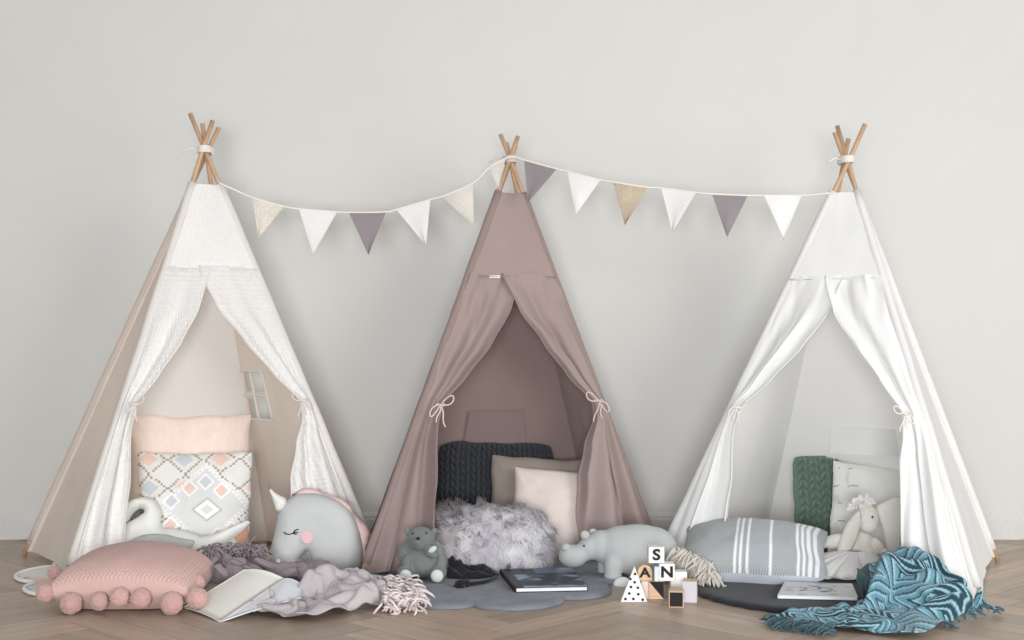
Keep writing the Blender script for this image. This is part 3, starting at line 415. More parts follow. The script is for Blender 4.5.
CLOTH_MAUVE = (38, 52, [
134,82,617,162,53,538,196,77,374,230,85,310,249,57,508,216,65,726,264,87,813,263,89,673,299,77,670,336,74,769,345,114,688,377,113,681,397,120,659,416,122,601,430,88,611,477,72,602,487,114,598,499,115,553,497,61,503,502,48,420,
521,32,404,539,49,372,576,42,433,616,54,474,625,89,476,662,118,481,683,176,499,709,199,421,718,232,306,701,237,161,708,211,38,730,207,118,757,249,268,773,293,467,775,302,598,788,332,495,801,402,402,810,409,355,784,420,412,799,432,466,
825,432,467,861,467,411,872,523,514,839,526,619,842,561,621,844,598,666,844,576,779,870,556,780,920,564,673,968,617,533,983,626,401,999,674,313,158,78,627,161,70,537,197,52,353,223,67,270,250,67,451,218,76,690,234,97,815,278,93,799,
300,114,704,309,74,736,358,71,698,398,68,635,419,78,574,400,96,531,424,125,592,451,68,600,485,86,569,483,112,520,502,90,503,508,71,446,525,71,428,553,78,504,601,70,604,640,47,681,650,72,639,616,103,543,665,132,485,688,179,414,
703,230,360,716,241,219,711,240,33,738,213,40,740,253,244,764,303,426,762,311,544,779,368,504,808,374,321,808,399,263,794,427,347,794,449,393,814,439,350,824,465,476,874,507,400,872,518,549,870,544,598,868,588,641,861,604,771,887,579,760,
909,567,604,960,599,475,986,644,481,977,684,335,167,112,677,169,79,690,197,71,503,216,66,428,243,102,528,243,83,719,227,127,804,273,125,810,312,139,757,322,99,711,342,55,658,386,47,603,423,41,547,428,75,521,422,120,500,467,106,587,
452,73,525,476,67,480,489,85,373,494,86,334,512,100,389,541,88,570,596,68,732,647,50,844,673,46,787,647,104,672,627,148,473,675,164,348,693,213,297,696,262,288,709,277,187,732,280,140,741,307,288,743,305,483,747,331,530,774,396,408,
787,344,249,793,381,204,796,426,278,791,454,316,813,460,309,813,485,445,864,534,381,868,547,514,890,547,522,887,558,637,870,609,703,899,605,723,912,589,535,963,622,383,966,682,474,980,702,420,188,122,655,177,111,701,192,101,585,206,123,513,
212,85,620,247,118,677,222,141,747,262,151,804,290,143,700,321,127,670,318,77,631,358,56,564,403,43,508,448,42,484,455,76,472,455,138,472,483,126,508,476,107,439,471,118,315,484,127,266,499,104,231,525,122,459,579,109,691,635,82,850,
677,73,846,674,115,663,643,181,485,663,187,219,675,229,216,680,244,339,709,262,370,711,287,344,716,322,403,725,316,545,742,353,517,776,392,335,772,351,177,767,394,214,777,439,340,777,467,393,789,486,379,821,508,332,843,537,469,852,575,549,
872,570,502,884,569,575,862,596,634,888,609,668,919,616,574,944,632,357,946,685,430,956,710,437,154,151,562,173,152,518,195,152,494,209,150,587,228,105,600,214,136,660,234,166,669,259,137,703,291,151,620,306,124,601,325,101,618,348,83,523,
405,72,501,449,35,429,445,55,404,447,110,404,476,127,427,493,129,434,475,136,326,464,144,242,475,145,168,518,111,248,557,135,512,619,99,699,649,109,802,664,162,665,664,207,369,627,223,82,658,244,65,676,253,253,688,267,433,713,280,465,
720,305,459,713,331,525,732,359,497,772,371,412,752,382,306,751,420,347,772,446,453,786,462,470,795,489,456,813,521,347,837,551,441,834,557,540,848,585,514,873,580,512,870,610,573,870,624,652,908,634,630,936,655,488,935,668,321,934,698,360,
165,134,400,175,94,369,196,95,348,214,129,389,229,162,459,256,153,491,274,123,494,284,83,515,310,104,423,338,108,411,353,94,465,383,94,437,408,36,421,434,30,360,422,64,410,437,121,478,464,147,441,484,150,460,505,138,391,472,157,330,
472,165,187,505,136,187,562,129,365,592,141,603,623,134,653,633,196,561,654,246,347,619,255,101,651,270,59,680,278,241,674,280,419,696,293,460,699,320,415,718,348,408,725,364,429,733,387,430,753,401,496,761,429,492,762,454,467,759,476,407,
762,473,469,781,497,371,793,536,389,796,571,384,820,582,368,856,592,434,885,608,560,864,633,584,886,642,669,917,655,569,926,682,451,905,691,326,189,136,407,175,124,332,184,106,255,206,107,241,222,111,329,247,106,311,254,66,283,279,48,290,
311,58,303,336,74,334,362,73,348,386,37,344,416,0,305,442,17,313,425,85,366,430,143,461,455,144,519,474,158,564,494,160,485,508,152,383,489,154,267,507,167,180,542,144,216,564,172,351,588,184,420,611,203,410,631,244,330,651,270,210,
643,300,170,683,304,239,682,307,335,658,298,419,659,335,416,689,353,426,711,378,438,714,392,427,737,405,462,754,421,407,754,456,361,751,444,423,748,463,463,764,494,345,770,520,333,796,526,290,811,545,235,848,552,318,891,580,480,895,609,563,
884,641,527,913,646,445,907,680,403,894,697,387,182,165,369,189,156,414,198,130,331,205,141,256,223,130,248,240,111,230,257,67,183,279,51,201,303,87,294,341,115,265,368,104,290,382,56,285,413,48,309,440,71,281,449,109,341,433,148,410,
449,158,503,466,171,551,475,166,464,503,166,342,507,143,287,516,170,251,528,183,174,542,186,103,566,203,155,591,219,316,617,237,401,616,278,379,645,286,359,655,311,313,681,327,304,678,312,388,671,314,483,697,344,516,704,372,535,721,401,508,
723,431,386,728,426,277,751,445,260,739,456,356,740,496,411,773,500,465,766,524,378,781,536,267,784,571,209,808,586,238,867,575,276,874,601,379,898,617,316,871,647,318,873,675,376,894,709,413,186,170,264,194,154,304,213,162,382,228,158,362,
248,177,314,265,159,285,268,106,174,297,90,181,312,134,275,326,134,441,356,145,481,390,125,441,383,143,358,404,142,381,426,160,369,447,170,383,460,178,469,471,190,539,469,187,402,480,176,261,507,169,271,528,174,321,533,192,263,518,208,97,
539,226,88,588,243,252,608,256,451,624,300,524,619,325,467,626,337,397,641,357,346,667,368,339,673,382,412,654,382,499,664,394,528,706,402,574,729,441,448,727,449,321,730,460,253,743,491,351,736,496,495,767,502,533,774,533,438,759,547,264,
754,601,188,769,630,202,821,617,254,865,616,211,856,619,306,857,632,392,861,679,369,890,708,443,183,200,367,194,198,339,212,190,325,240,195,389,267,183,424,265,147,393,275,133,208,304,113,170,333,134,276,321,148,457,343,166,615,367,156,669,
391,170,633,396,191,574,422,184,550,445,196,507,442,209,423,463,213,437,497,184,431,478,202,274,503,207,289,531,220,384,540,196,426,543,212,276,535,238,221,574,268,284,593,272,459,613,285,594,633,317,576,625,341,539,624,359,484,625,380,417,
633,400,384,660,416,393,678,407,447,691,417,604,713,423,452,714,453,352,721,472,294,746,507,308,740,519,434,759,511,545,768,538,484,743,556,312,730,608,138,778,625,77,785,656,195,828,655,219,834,635,300,838,631,436,873,669,464,887,709,508,
175,181,447,193,200,438,226,195,464,267,182,541,292,190,544,285,153,479,284,130,287,293,146,181,329,164,238,341,157,407,365,182,612,362,195,726,392,205,718,417,206,665,411,212,567,417,200,485,436,214,546,459,240,561,482,214,562,508,201,414,
501,222,424,520,246,495,541,252,466,562,217,456,573,240,433,569,281,446,588,307,452,604,311,569,635,315,659,647,350,631,640,370,574,626,393,499,625,416,440,647,427,438,673,436,433,708,446,587,703,443,414,698,446,308,706,479,292,728,514,322,
741,540,399,750,535,534,773,532,559,773,567,407,729,622,252,746,660,115,765,689,191,803,683,244,822,649,328,828,655,468,873,667,545,886,709,604,195,210,563,233,186,649,271,189,713,312,198,773,323,196,705,318,169,541,282,167,374,293,184,282,
310,166,360,349,184,419,367,206,587,366,216,688,390,208,638,418,229,653,431,230,579,429,235,474,450,241,447,470,273,416,491,276,438,502,241,583,516,216,595,530,236,611,547,250,545,555,273,518,568,274,645,591,287,673,586,317,577,599,342,558,
618,330,703,644,355,743,637,375,649,618,401,565,622,424,516,646,416,530,666,440,501,713,473,538,719,468,411,697,470,396,716,495,390,703,543,410,723,554,489,743,568,552,761,546,604,773,569,495,773,607,330,749,650,328,784,640,379,785,679,429,
812,690,429,847,691,469,857,685,624,862,732,710,228,188,755,269,211,836,308,235,855,335,259,878,343,248,804,317,210,700,300,217,516,322,214,435,346,205,485,337,201,602,356,222,718,364,240,629,386,222,575,406,248,610,432,259,559,454,260,522,
452,284,426,485,323,443,498,334,474,522,285,445,516,277,539,517,276,625,538,261,652,542,283,587,569,315,572,555,307,681,587,314,716,583,342,648,611,369,647,615,370,768,650,380,734,621,400,643,617,424,600,642,414,622,665,411,621,669,462,525,
695,503,495,712,512,520,688,537,499,714,565,568,721,555,656,743,547,634,772,574,573,747,576,423,761,607,392,779,624,524,776,682,665,802,653,749,828,649,676,819,690,628,827,738,660,823,747,810,249,248,794,278,256,862,297,261,841,318,277,814,
326,269,729,297,232,718,312,248,571,322,210,548,352,231,530,333,239,636,363,263,719,390,251,693,385,256,602,415,243,534,424,252,451,431,277,522,459,301,497,495,304,522,493,331,567,512,303,587,513,341,518,531,330,556,530,296,639,553,295,676,
547,320,592,560,343,632,569,336,710,592,355,751,597,398,690,621,394,710,641,399,782,653,411,699,630,436,675,631,440,581,656,435,664,680,448,610,695,477,569,690,504,587,720,523,583,687,542,575,710,565,619,748,587,646,748,591,477,716,591,378,
740,616,400,758,647,644,777,670,912,804,706,948,817,722,854,797,725,758,802,765,749,836,800,803,246,270,739,263,260,733,264,232,711,274,228,683,274,263,677,293,257,617,288,238,497,316,248,485,344,269,536,333,274,644,369,270,629,393,278,652,
408,274,583,402,263,463,413,265,376,442,298,444,477,338,471,481,303,569,492,301,620,483,295,684,472,325,702,467,339,647,484,360,618,500,316,660,532,324,683,539,347,611,554,351,704,573,375,812,585,379,744,605,406,782,624,419,774,646,426,782,
655,451,737,627,470,589,660,483,652,662,478,592,685,471,632,707,492,650,708,544,675,680,556,639,696,589,561,741,617,623,745,606,532,718,606,513,724,645,475,736,660,678,753,688,909,786,736,981,802,756,912,779,735,848,805,760,831,826,804,852,
227,262,607,226,284,582,240,276,528,241,239,568,267,236,566,271,276,602,295,268,580,312,294,516,325,298,637,353,301,689,372,307,627,388,313,516,381,286,401,371,267,330,388,271,420,440,330,447,471,337,558,472,311,631,480,279,637,443,282,708,
434,259,805,429,283,837,429,302,805,444,347,752,496,348,669,523,355,706,538,378,728,557,394,816,574,404,796,584,439,715,605,431,691,635,449,751,647,463,810,625,485,640,659,509,621,657,511,569,679,516,609,688,519,711,696,565,760,674,576,719,
675,592,583,705,616,592,717,616,669,725,648,689,711,669,606,744,680,615,735,692,787,752,734,920,773,763,913,765,753,819,785,776,806,792,793,895,212,247,652,210,247,596,215,239,515,242,227,469,268,252,483,276,297,512,285,311,605,310,338,605,
324,338,730,350,342,697,365,341,526,340,285,350,323,232,341,331,196,326,377,219,333,403,294,395,431,325,549,466,301,572,446,292,620,415,263,697,403,256,820,389,258,887,377,269,937,405,307,902,460,338,818,500,380,697,525,384,671,548,388,700,
567,405,682,591,429,620,597,453,635,611,451,770,625,452,861,624,486,776,617,509,681,630,531,713,647,544,721,664,558,782,684,576,832,690,599,787,667,606,668,676,626,604,684,635,678,697,655,655,704,684,704,723,698,616,736,718,729,726,738,850,
727,775,860,731,808,789,743,828,730,757,835,680,194,239,600,192,273,593,203,276,519,207,251,441,237,279,440,250,306,587,273,343,614,294,350,690,316,375,658,338,371,585,328,308,483,306,235,308,295,200,190,323,192,166,342,227,191,394,236,206,
433,295,332,456,351,487,447,337,630,420,312,707,391,289,717,393,285,819,366,271,853,369,304,903,428,352,854,493,399,616,535,445,586,545,431,504,557,442,578,579,443,552,576,459,612,597,475,719,596,454,819,598,495,791,615,520,772,625,539,803,
638,562,758,649,573,685,645,593,759,646,618,759,649,642,699,657,631,605,665,656,611,655,666,698,674,690,715,697,706,612,728,732,659,710,750,734,684,787,740,678,826,704,688,836,601,686,814,509,179,254,651,175,253,532,183,286,473,188,268,387,
214,298,452,237,332,610,256,358,672,277,379,597,287,371,496,305,352,446,301,301,408,310,258,244,293,229,130,311,211,72,339,218,42,336,239,158,389,280,212,419,335,330,445,361,410,447,366,537,442,366,616,406,332,601,379,315,712,375,328,797,
419,364,781,501,424,526,539,525,554,520,524,456,536,487,417,557,474,421,573,492,445,564,496,573,562,495,679,563,532,693,571,563,708,581,586,694,588,610,612,596,609,494,611,632,520,595,642,611,600,661,628,616,661,562,628,688,539,612,706,609,
632,710,720,682,727,679,703,734,585,692,777,585,665,800,616,650,831,654,657,844,549,665,852,386,171,284,694,156,271,567,157,283,480,174,316,457,203,349,582,227,385,711,250,405,679,263,386,523,263,333,484,286,311,453,267,301,376,282,283,244,
306,263,181,310,258,85,330,268,53,356,277,123,379,304,246,391,309,390,400,327,437,418,351,367,430,366,402,444,381,523,400,357,589,388,360,693,414,384,731,482,420,491,510,532,526,524,555,441,547,548,469,545,540,388,549,545,325,578,545,390,
579,556,501,571,593,503,540,595,499,539,623,512,547,644,430,559,674,408,581,665,351,595,679,423,573,673,474,583,688,537,602,702,496,624,716,536,612,716,648,645,748,657,655,746,560,659,777,471,654,803,512,638,791,644,629,827,608,635,872,395,
187,320,682,153,316,642,169,340,594,191,366,679,188,443,736,214,468,823,229,460,699,234,375,551,241,311,385,252,270,352,271,240,323,281,237,249,276,270,177,294,294,164,325,279,189,343,299,203,364,318,267,385,327,294,376,334,350,373,349,422,
385,363,369,411,385,379,443,397,441,437,393,543,419,398,586,457,425,542,493,460,435,494,537,481,541,575,493,522,585,421,502,569,348,530,577,349,534,600,309,547,620,275,548,645,312,519,654,353,523,673,396,535,688,338,546,696,250,556,717,228,
554,723,318,551,701,465,579,711,531,597,731,538,593,739,646,621,763,660,625,753,558,636,765,461,636,787,561,604,798,708,617,836,732,649,882,501,180,344,842,195,371,845,186,406,818,171,440,812,170,482,871,188,502,811,199,482,674,207,392,569,
206,308,374,218,237,309,234,254,226,250,236,165,266,242,90,287,274,70,308,290,115,316,318,92,334,331,113,347,329,223,358,350,255,350,349,321,350,360,391,386,375,443,415,401,409,427,417,405,436,415,464,439,422,540,459,419,458,486,475,369,
503,556,434,522,581,521,502,597,476,507,598,362,514,597,250,517,630,266,543,629,184,548,655,245,524,663,316,521,685,266,530,711,285,522,714,191,532,741,231,534,731,386,561,722,431,587,737,434,577,737,561,594,765,630,610,782,576,609,767,477,
626,810,515,593,817,626,597,848,685,629,898,532,125,382,883,122,408,999,133,448,998,146,476,939,144,495,826,159,494,715,171,484,602,181,426,525,215,339,477,210,281,294,201,249,166,220,251,101,244,266,77,263,288,66,266,325,50,267,385,0,
263,382,59,288,343,124,318,339,143,331,351,148,340,369,275,367,389,463,409,403,501,412,422,426,418,445,430,426,423,513,449,440,509,455,441,384,472,495,345,469,535,365,464,536,450,464,580,426,485,611,322,490,608,211,521,642,164,544,672,162,
511,659,235,506,678,324,494,699,288,506,716,337,500,742,300,520,739,333,535,760,317,552,757,249,559,765,398,557,758,547,569,781,603,573,784,510,598,800,421,598,843,515,586,867,569,609,887,485,131,425,908,92,417,908,95,457,950,126,461,868,
118,502,766,132,496,649,147,488,549,151,441,588,174,386,559,208,359,416,221,316,337,228,317,229,223,325,148,246,282,161,239,351,90,234,429,22,249,439,67,258,403,127,280,393,120,283,380,50,333,366,96,364,394,333,387,408,514,396,418,490,
397,443,430,414,438,520,449,450,559,443,457,470,439,450,365,441,478,311,444,515,309,443,537,436,453,582,379,449,605,296,472,643,214,502,670,178,497,679,249,485,661,378,480,692,418,472,696,353,473,726,344,508,740,382,513,784,319,510,763,230,
535,789,236,553,791,356,539,787,473,548,824,524,575,795,390,588,850,480,569,864,554,578,897,505,141,416,819,134,434,887,113,422,849,103,454,799,93,494,724,104,485,611,119,463,496,138,426,479,148,398,555,159,405,459,173,364,454,184,336,357,
207,353,293,245,293,255,271,350,71,238,401,99,229,424,143,250,429,168,272,418,143,283,404,62,315,380,97,351,359,173,382,378,304,385,406,368,373,434,422,397,446,541,445,459,625,450,481,541,434,462,445,424,471,366,422,494,288,425,536,404,
430,576,423,429,599,458,421,604,375,433,631,298,448,639,351,443,648,461,443,671,482,447,687,381,453,731,343,477,746,400,508,741,411,512,783,357,506,801,244,533,815,300,536,778,400,532,808,527,563,817,355,576,871,434,546,863,522,553,899,524,
163,454,733,161,433,659,141,457,668,116,456,639,96,429,671,82,432,570,93,398,420,120,376,358,121,362,487,157,373,520,141,363,426,183,362,320,193,315,289,245,325,262,279,316,173,251,316,166,272,336,140,259,356,186,280,362,170,298,376,197,
310,372,171,313,358,154,340,372,179,377,379,227,366,425,329,389,458,477,422,475,636,445,490,604,430,491,468,429,498,378,402,497,295,429,555,309,420,592,363,407,584,478,400,616,568,389,628,481,394,663,489,395,649,558,398,676,558,423,697,501,
431,694,361,428,712,438,429,722,517,462,741,519,497,785,401,503,815,349,515,784,473,530,834,437,561,842,314,564,879,391,536,877,471,531,914,491,136,420,715,143,373,725,139,377,630,115,373,562,90,353,448,61,341,429,63,339,314,92,348,269,
113,337,406,140,341,480,157,317,358,195,317,190,212,351,195,236,343,201,250,351,251,263,382,312,285,377,352,292,407,300,297,380,322,310,355,350,321,357,302,311,361,237,324,375,224,350,392,241,373,399,221,369,446,316,406,472,459,403,483,551,
405,508,493,422,518,436,398,503,348,417,559,273,412,604,287,389,592,446,373,605,586,364,623,548,378,644,444,362,654,515,340,671,571,352,682,522,378,717,502,370,739,430,366,747,517,404,744,594,456,769,449,481,804,414,500,802,516,519,823,421,
539,846,340,546,875,276,551,902,343,524,930,364,114,415,758,117,366,687,131,344,623,113,313,516,87,272,396,98,285,319,109,314,275,90,323,189,127,319,283,140,353,323,169,363,269,191,345,95,222,357,45,224,364,149,232,363,289,253,374,436,
261,401,442,273,428,398,296,431,360,303,406,409,318,402,437,333,397,372,317,401,301,325,396,207,329,411,119,366,404,114,378,464,249,381,486,334,365,499,398,374,516,438,384,534,388,410,569,337,396,587,256,376,596,354,361,593,512,360,615,479,
370,640,391,372,668,455,331,677,466,307,673,521,335,709,518,349,714,427,357,756,399,374,777,461,411,774,619,464,792,528,496,818,473,507,840,537,503,863,457,500,840,363,494,872,302,489,909,341,111,348,764,81,335,639,85,335,524,74,295,479,
69,287,353,86,299,290,113,282,264,112,303,195,132,324,167,159,322,212,159,368,208,192,364,174,213,381,42,207,361,132,235,385,288,236,394,502,256,406,523,279,404,504,274,431,457,288,427,510,303,436,561,312,437,435,336,414,266,306,417,121,
301,394,35,351,415,65,363,464,214,362,488,291,369,511,307,355,519,379,361,547,394,369,554,314,377,565,385,363,568,453,345,618,456,316,619,492,333,640,499,342,654,413,319,683,386,293,682,420,311,713,529,325,725,419,336,774,399,324,777,529,
349,806,473,405,813,621,465,824,497,489,840,561,484,860,488,476,841,402,473,866,326,484,904,391,95,271,547,46,249,486,40,270,410,41,296,365,59,306,315,74,279,281,107,267,244,115,284,173,143,294,162,164,315,127,150,353,164,178,352,146,
202,397,104,221,382,111,215,388,303,251,417,447,243,433,509,259,424,513,267,420,568,276,443,605,286,474,597,315,462,493,308,422,246,282,438,67,300,431,6,368,470,43,346,518,189,325,523,277,347,543,261,347,561,294,314,570,372,306,597,370,
320,621,299,325,639,351,293,653,414,295,673,345,288,686,384,306,689,312,299,717,298,303,730,343,274,695,486,310,731,514,313,758,398,289,790,535,294,812,579,340,838,483,406,850,615,432,868,538,435,905,553,430,907,459,417,871,404,439,892,363,
58,217,399,96,212,328,97,247,275,58,259,289,56,305,264,76,281,221,104,267,169,124,270,96,137,300,72,162,310,42,172,337,96,179,362,66,192,404,68,217,404,123,217,409,303,260,418,384,246,437,413,258,437,436,252,454,535,243,461,606,
261,476,595,302,481,420,325,444,195,294,456,122,325,441,126,337,526,30,330,581,175,307,553,158,302,560,253,308,590,262,268,591,326,262,605,391,282,628,395,283,639,300,278,675,280,269,667,391,258,685,365,268,698,393,260,720,327,277,724,294,
270,737,458,296,715,409,292,738,501,285,767,634,279,785,707,318,801,643,350,871,533,381,893,595,389,897,510,390,936,468,400,940,362,415,881,343,41,228,329,79,222,245,102,243,181,57,253,219,64,314,224,86,297,204,96,267,107,113,291,61,
130,323,75,155,336,75,159,369,30,178,389,66,189,401,143,214,430,213,216,425,305,231,424,272,237,441,256,262,436,329,270,458,482,245,447,520,255,493,461,294,497,288,331,453,261,325,476,201,295,487,83,308,562,39,316,604,132,295,585,154,
276,574,230,291,612,216,287,621,292,261,638,337,238,630,391,259,656,397,238,663,278,258,663,256,266,685,257,281,697,316,272,701,382,247,719,420,279,736,360,292,753,392,264,746,539,258,745,718,263,758,830,294,781,791,320,852,633,357,904,599,
375,892,512,380,915,453,377,947,359,392,894,340,6,255,285,38,224,211,72,221,152,66,261,159,59,309,169,79,292,125,105,278,46,100,317,78,121,343,76,144,355,88,139,378,26,171,401,89,191,437,216,210,439,363,231,431,389,202,443,272,
201,462,239,217,447,283,270,457,319,275,461,385,257,499,303,283,470,254,296,461,198,274,512,181,294,542,125,281,570,62,295,612,44,279,631,120,255,613,155,254,594,287,245,622,243,216,643,262,201,671,325,217,675,407,231,701,436,224,701,343,
224,678,282,250,702,271,240,715,332,255,761,311,283,770,260,281,777,330,260,781,523,238,765,699,233,773,864,264,787,874,314,850,754,344,925,611,353,880,477,369,889,396,370,919,328,374,888,342,34,263,298,22,250,174,55,239,109,65,265,114,
54,305,121,66,292,44,88,278,78,89,321,130,124,349,159,133,377,93,146,402,82,168,431,142,199,411,293,227,406,437,222,425,509,227,447,374,194,476,327,192,479,247,223,459,221,241,465,243,257,474,205,270,491,201,261,480,101,265,540,49,
260,565,132,264,594,142,263,589,37,245,632,94,235,652,168,222,615,242,217,617,332,206,639,372,206,671,421,196,701,432,207,708,379,194,702,313,192,712,252,216,723,211,236,721,211,268,731,243,260,762,191,262,792,212,265,810,386,240,798,570,
229,802,791,243,806,887,281,812,739,309,906,661,355,919,511,358,918,430,352,933,338,364,898,324,31,288,261,35,277,176,31,282,107,39,282,41,65,304,71,79,329,28,96,337,54,109,357,142,134,368,216,155,393,174,165,427,209,188,401,281,
211,407,373,218,407,493,199,427,522,218,449,493,236,474,405,218,470,312,221,484,267,221,495,209,234,498,298,246,496,224,240,487,85,233,532,39,234,567,53,226,573,156,221,595,71,204,632,80,199,626,178,196,659,149,187,634,268,178,653,374,
174,682,382,177,702,329,182,728,367,198,737,308,211,751,288,206,748,388,233,733,351,241,741,270,242,786,230,226,804,145,247,831,238,223,815,468,225,831,733,250,832,829,263,812,688,300,872,604,321,930,555,328,929,474,336,935,401,352,924,292,
10,300,227,38,309,245,36,341,185,20,327,106,49,338,104,66,381,114,69,361,262,84,384,274,128,376,249,145,412,194,178,399,324,211,383,379,204,416,426,175,431,424,188,455,450,219,462,465,212,489,453,213,508,424,213,512,362,203,494,271,
235,534,301,256,521,333,252,512,158,207,517,113,196,540,77,182,581,122,202,605,193,181,606,109,178,638,98,166,657,136,195,668,258,155,671,324,152,704,351,154,720,253,169,746,266,184,755,249,186,769,362,197,796,345,221,802,358,218,785,276,
193,802,157,177,831,58,222,856,106,215,850,386,243,840,635,251,872,703,275,846,548,284,907,550,308,907,492,334,897,454,342,893,359,321,917,191,11,301,145,14,323,264,15,374,253,16,364,131,49,363,77,52,392,184,98,395,195,69,420,273,
130,399,278,140,428,231,174,410,391,208,387,441,188,431,354,163,448,288,189,447,311,192,471,463,188,491,411,176,508,415,186,500,328,213,512,218,253,562,358,278,553,373,279,539,214,239,547,144,216,554,169,187,538,161,182,571,227,166,605,215,
148,628,162,164,633,236,166,690,212,138,699,250,180,703,232,194,739,161,154,764,163,152,754,276,185,776,251,169,830,236,184,862,243,182,864,165,139,877,108,97,865,50,160,887,23,233,895,227,208,878,448,244,875,466,264,934,419,295,964,379,
314,953,321,302,923,284,287,894,210,274,905,37,21,290,191,10,334,182,0,363,244,38,382,169,10,380,54,53,391,50,86,426,192,72,422,309,119,423,274,145,429,296,186,405,372,193,403,507,199,389,400,193,435,361,201,452,397,177,473,357,
168,489,434,172,498,336,192,512,220,225,560,291,269,568,300,292,552,308,253,550,248,233,520,194,207,525,208,184,539,265,156,555,270,143,584,261,139,618,281,133,662,271,143,667,163,167,682,133,191,734,41,222,720,24,207,757,127,174,779,156,
147,801,214,133,857,172,121,836,223,118,873,225,81,899,168,106,908,211,101,911,26,175,932,120,220,941,219,244,959,253,270,999,172,282,968,92,301,953,64,286,936,60,252,935,60,243,909,114,
])

def cloth_grid(data, up, soft=0):
    m, n, s = data; a = np.array(s, dtype=float).reshape(m, n, 3)/999
    for _ in range(soft):
        for ax in (0, 1):
            b = np.moveaxis(a, ax, 0); c = b.copy(); c[1:-1] = .25*b[:-2]+.5*b[1:-1]+.25*b[2:]; a = np.moveaxis(c, 0, ax)
    if soft:
        mn, mx = a.reshape(-1, 3).min(0), a.reshape(-1, 3).max(0); a = (a-mn)/(mx-mn)
    def ups(A):      # Catmull-Rom resampling along axis 0
        M = A.shape[0]; t = np.linspace(0, M-1, (M-1)*up+1); k = np.minimum(t.astype(int), M-2); f = (t-k)[:, None, None]
        g = lambda i: A[np.clip(i, 0, M-1)]
        p0, p1, p2, p3 = g(k-1), g(k), g(k+1), g(k+2)
        return .5*(2*p1+(-p0+p2)*f+(2*p0-5*p1+4*p2-p3)*f*f+(-p0+3*p1-3*p2+p3)*f**3)
    a = ups(a); a = ups(a.transpose(1, 0, 2)).transpose(1, 0, 2)
    return a

# ------------------------------------------------------------ camera and light
cd = bpy.data.cameras.new('camera'); cd.sensor_width = 36; cd.lens = F*36/1024; cam = bpy.data.objects.new('camera', cd)
COL.objects.link(cam); cam.location = (0, 0, H); cam.rotation_euler = (PI/2, 0, 0); bpy.context.scene.camera = cam
sc = bpy.context.scene
sc.view_settings.view_transform = 'Standard'; sc.view_settings.look = 'None'; sc.cycles.max_bounces = 14; sc.cycles.diffuse_bounces = 10; sc.cycles.transmission_bounces = 10; sc.view_settings.exposure = EXPO; sc.view_settings.gamma = 1.0
wd = bpy.data.worlds.new('world'); sc.world = wd; wd.use_nodes = True
wd.node_tree.nodes['Background'].inputs[0].default_value = (.97, .985, 1, 1); wd.node_tree.nodes['Background'].inputs[1].default_value = AMB
def area(name, loc, target, sx, sy, e, col):
    l = bpy.data.lights.new(name, 'AREA'); l.shape = 'RECTANGLE'; l.size = sx; l.size_y = sy; l.energy = e; l.color = col
    o = bpy.data.objects.new(name, l); COL.objects.link(o); o.location = loc
    o.rotation_euler = (Vector(target)-Vector(loc)).to_track_quat('-Z', 'Y').to_euler(); return o
area('window_light', (4.6, .2, 2.0), (0.1, 5.8, .2), 3.4, 2.8, KEY, (1, .985, .96))
area('camera_fill', (-.2, -2.2, .9), (0, 6.2, .1), 2.0, 1.2, FILL, (.97, .985, 1))  # added fill lamp behind the camera, brightens the wall between the tents

# ------------------------------------------------------------ the room
WALL_Y = 6.20
m, nt, b = nodes('wall plaster'); N = nt.nodes.new; L = nt.links.new
tc = N('ShaderNodeTexCoord'); n1 = N('ShaderNodeTexNoise'); n1.inputs['Scale'].default_value = 1.3; n1.inputs['Detail'].default_value = 6; n1.inputs['Roughness'].default_value = .65
L(tc.outputs['Object'], n1.inputs['Vector']); cr = N('ShaderNodeValToRGB'); cr.color_ramp.elements[0].position = .3; cr.color_ramp.elements[1].position = .7
cr.color_ramp.elements[0].color = lin((212, 211, 207)); cr.color_ramp.elements[1].color = lin((215, 215, 211)); L(n1.outputs['Fac'], cr.inputs[0]); L(cr.outputs[0], b.inputs['Base Color'])
n2 = N('ShaderNodeTexNoise'); n2.inputs['Scale'].default_value = 40; n2.inputs['Detail'].default_value = 5; L(tc.outputs['Object'], n2.inputs['Vector'])
bp = N('ShaderNodeBump'); bp.inputs['Strength'].default_value = .12; bp.inputs['Distance'].default_value = .004; L(n2.outputs['Fac'], bp.inputs['Height']); L(bp.outputs[0], b.inputs['Normal'])
b.inputs['Roughness'].default_value = .85; b.inputs['Specular IOR Level'].default_value = .2
M_WALL = m
o = mesh('wall_back', [(-6, WALL_Y, 0), (6, WALL_Y, 0), (6, WALL_Y, 3.4), (-6, WALL_Y, 3.4), (-6, WALL_Y+.1, 0), (6, WALL_Y+.1, 0), (6, WALL_Y+.1, 3.4), (-6, WALL_Y+.1, 3.4)],
         [(0, 1, 2, 3), (5, 4, 7, 6), (3, 2, 6, 7), (1, 0, 4, 5), (0, 3, 7, 4), (1, 5, 6, 2)], M_WALL, smooth=False); tag(o, kind='structure')
prof = [(0, 0), (.018, 0), (.018, .088), (.014, .094), (.014, .104), (.008, .114), (.004, .120), (0, .120)]
V = [(x, WALL_Y-d, z) for x in (-6, 6) for d, z in prof]; n = len(prof)
o = mesh('baseboard_back', V, [(i, (i+1) % n, n+(i+1) % n, n+i) for i in range(n)], plain('white gloss paint', (212, 211, 208), rough=.45), smooth=False); tag(o, kind='structure')
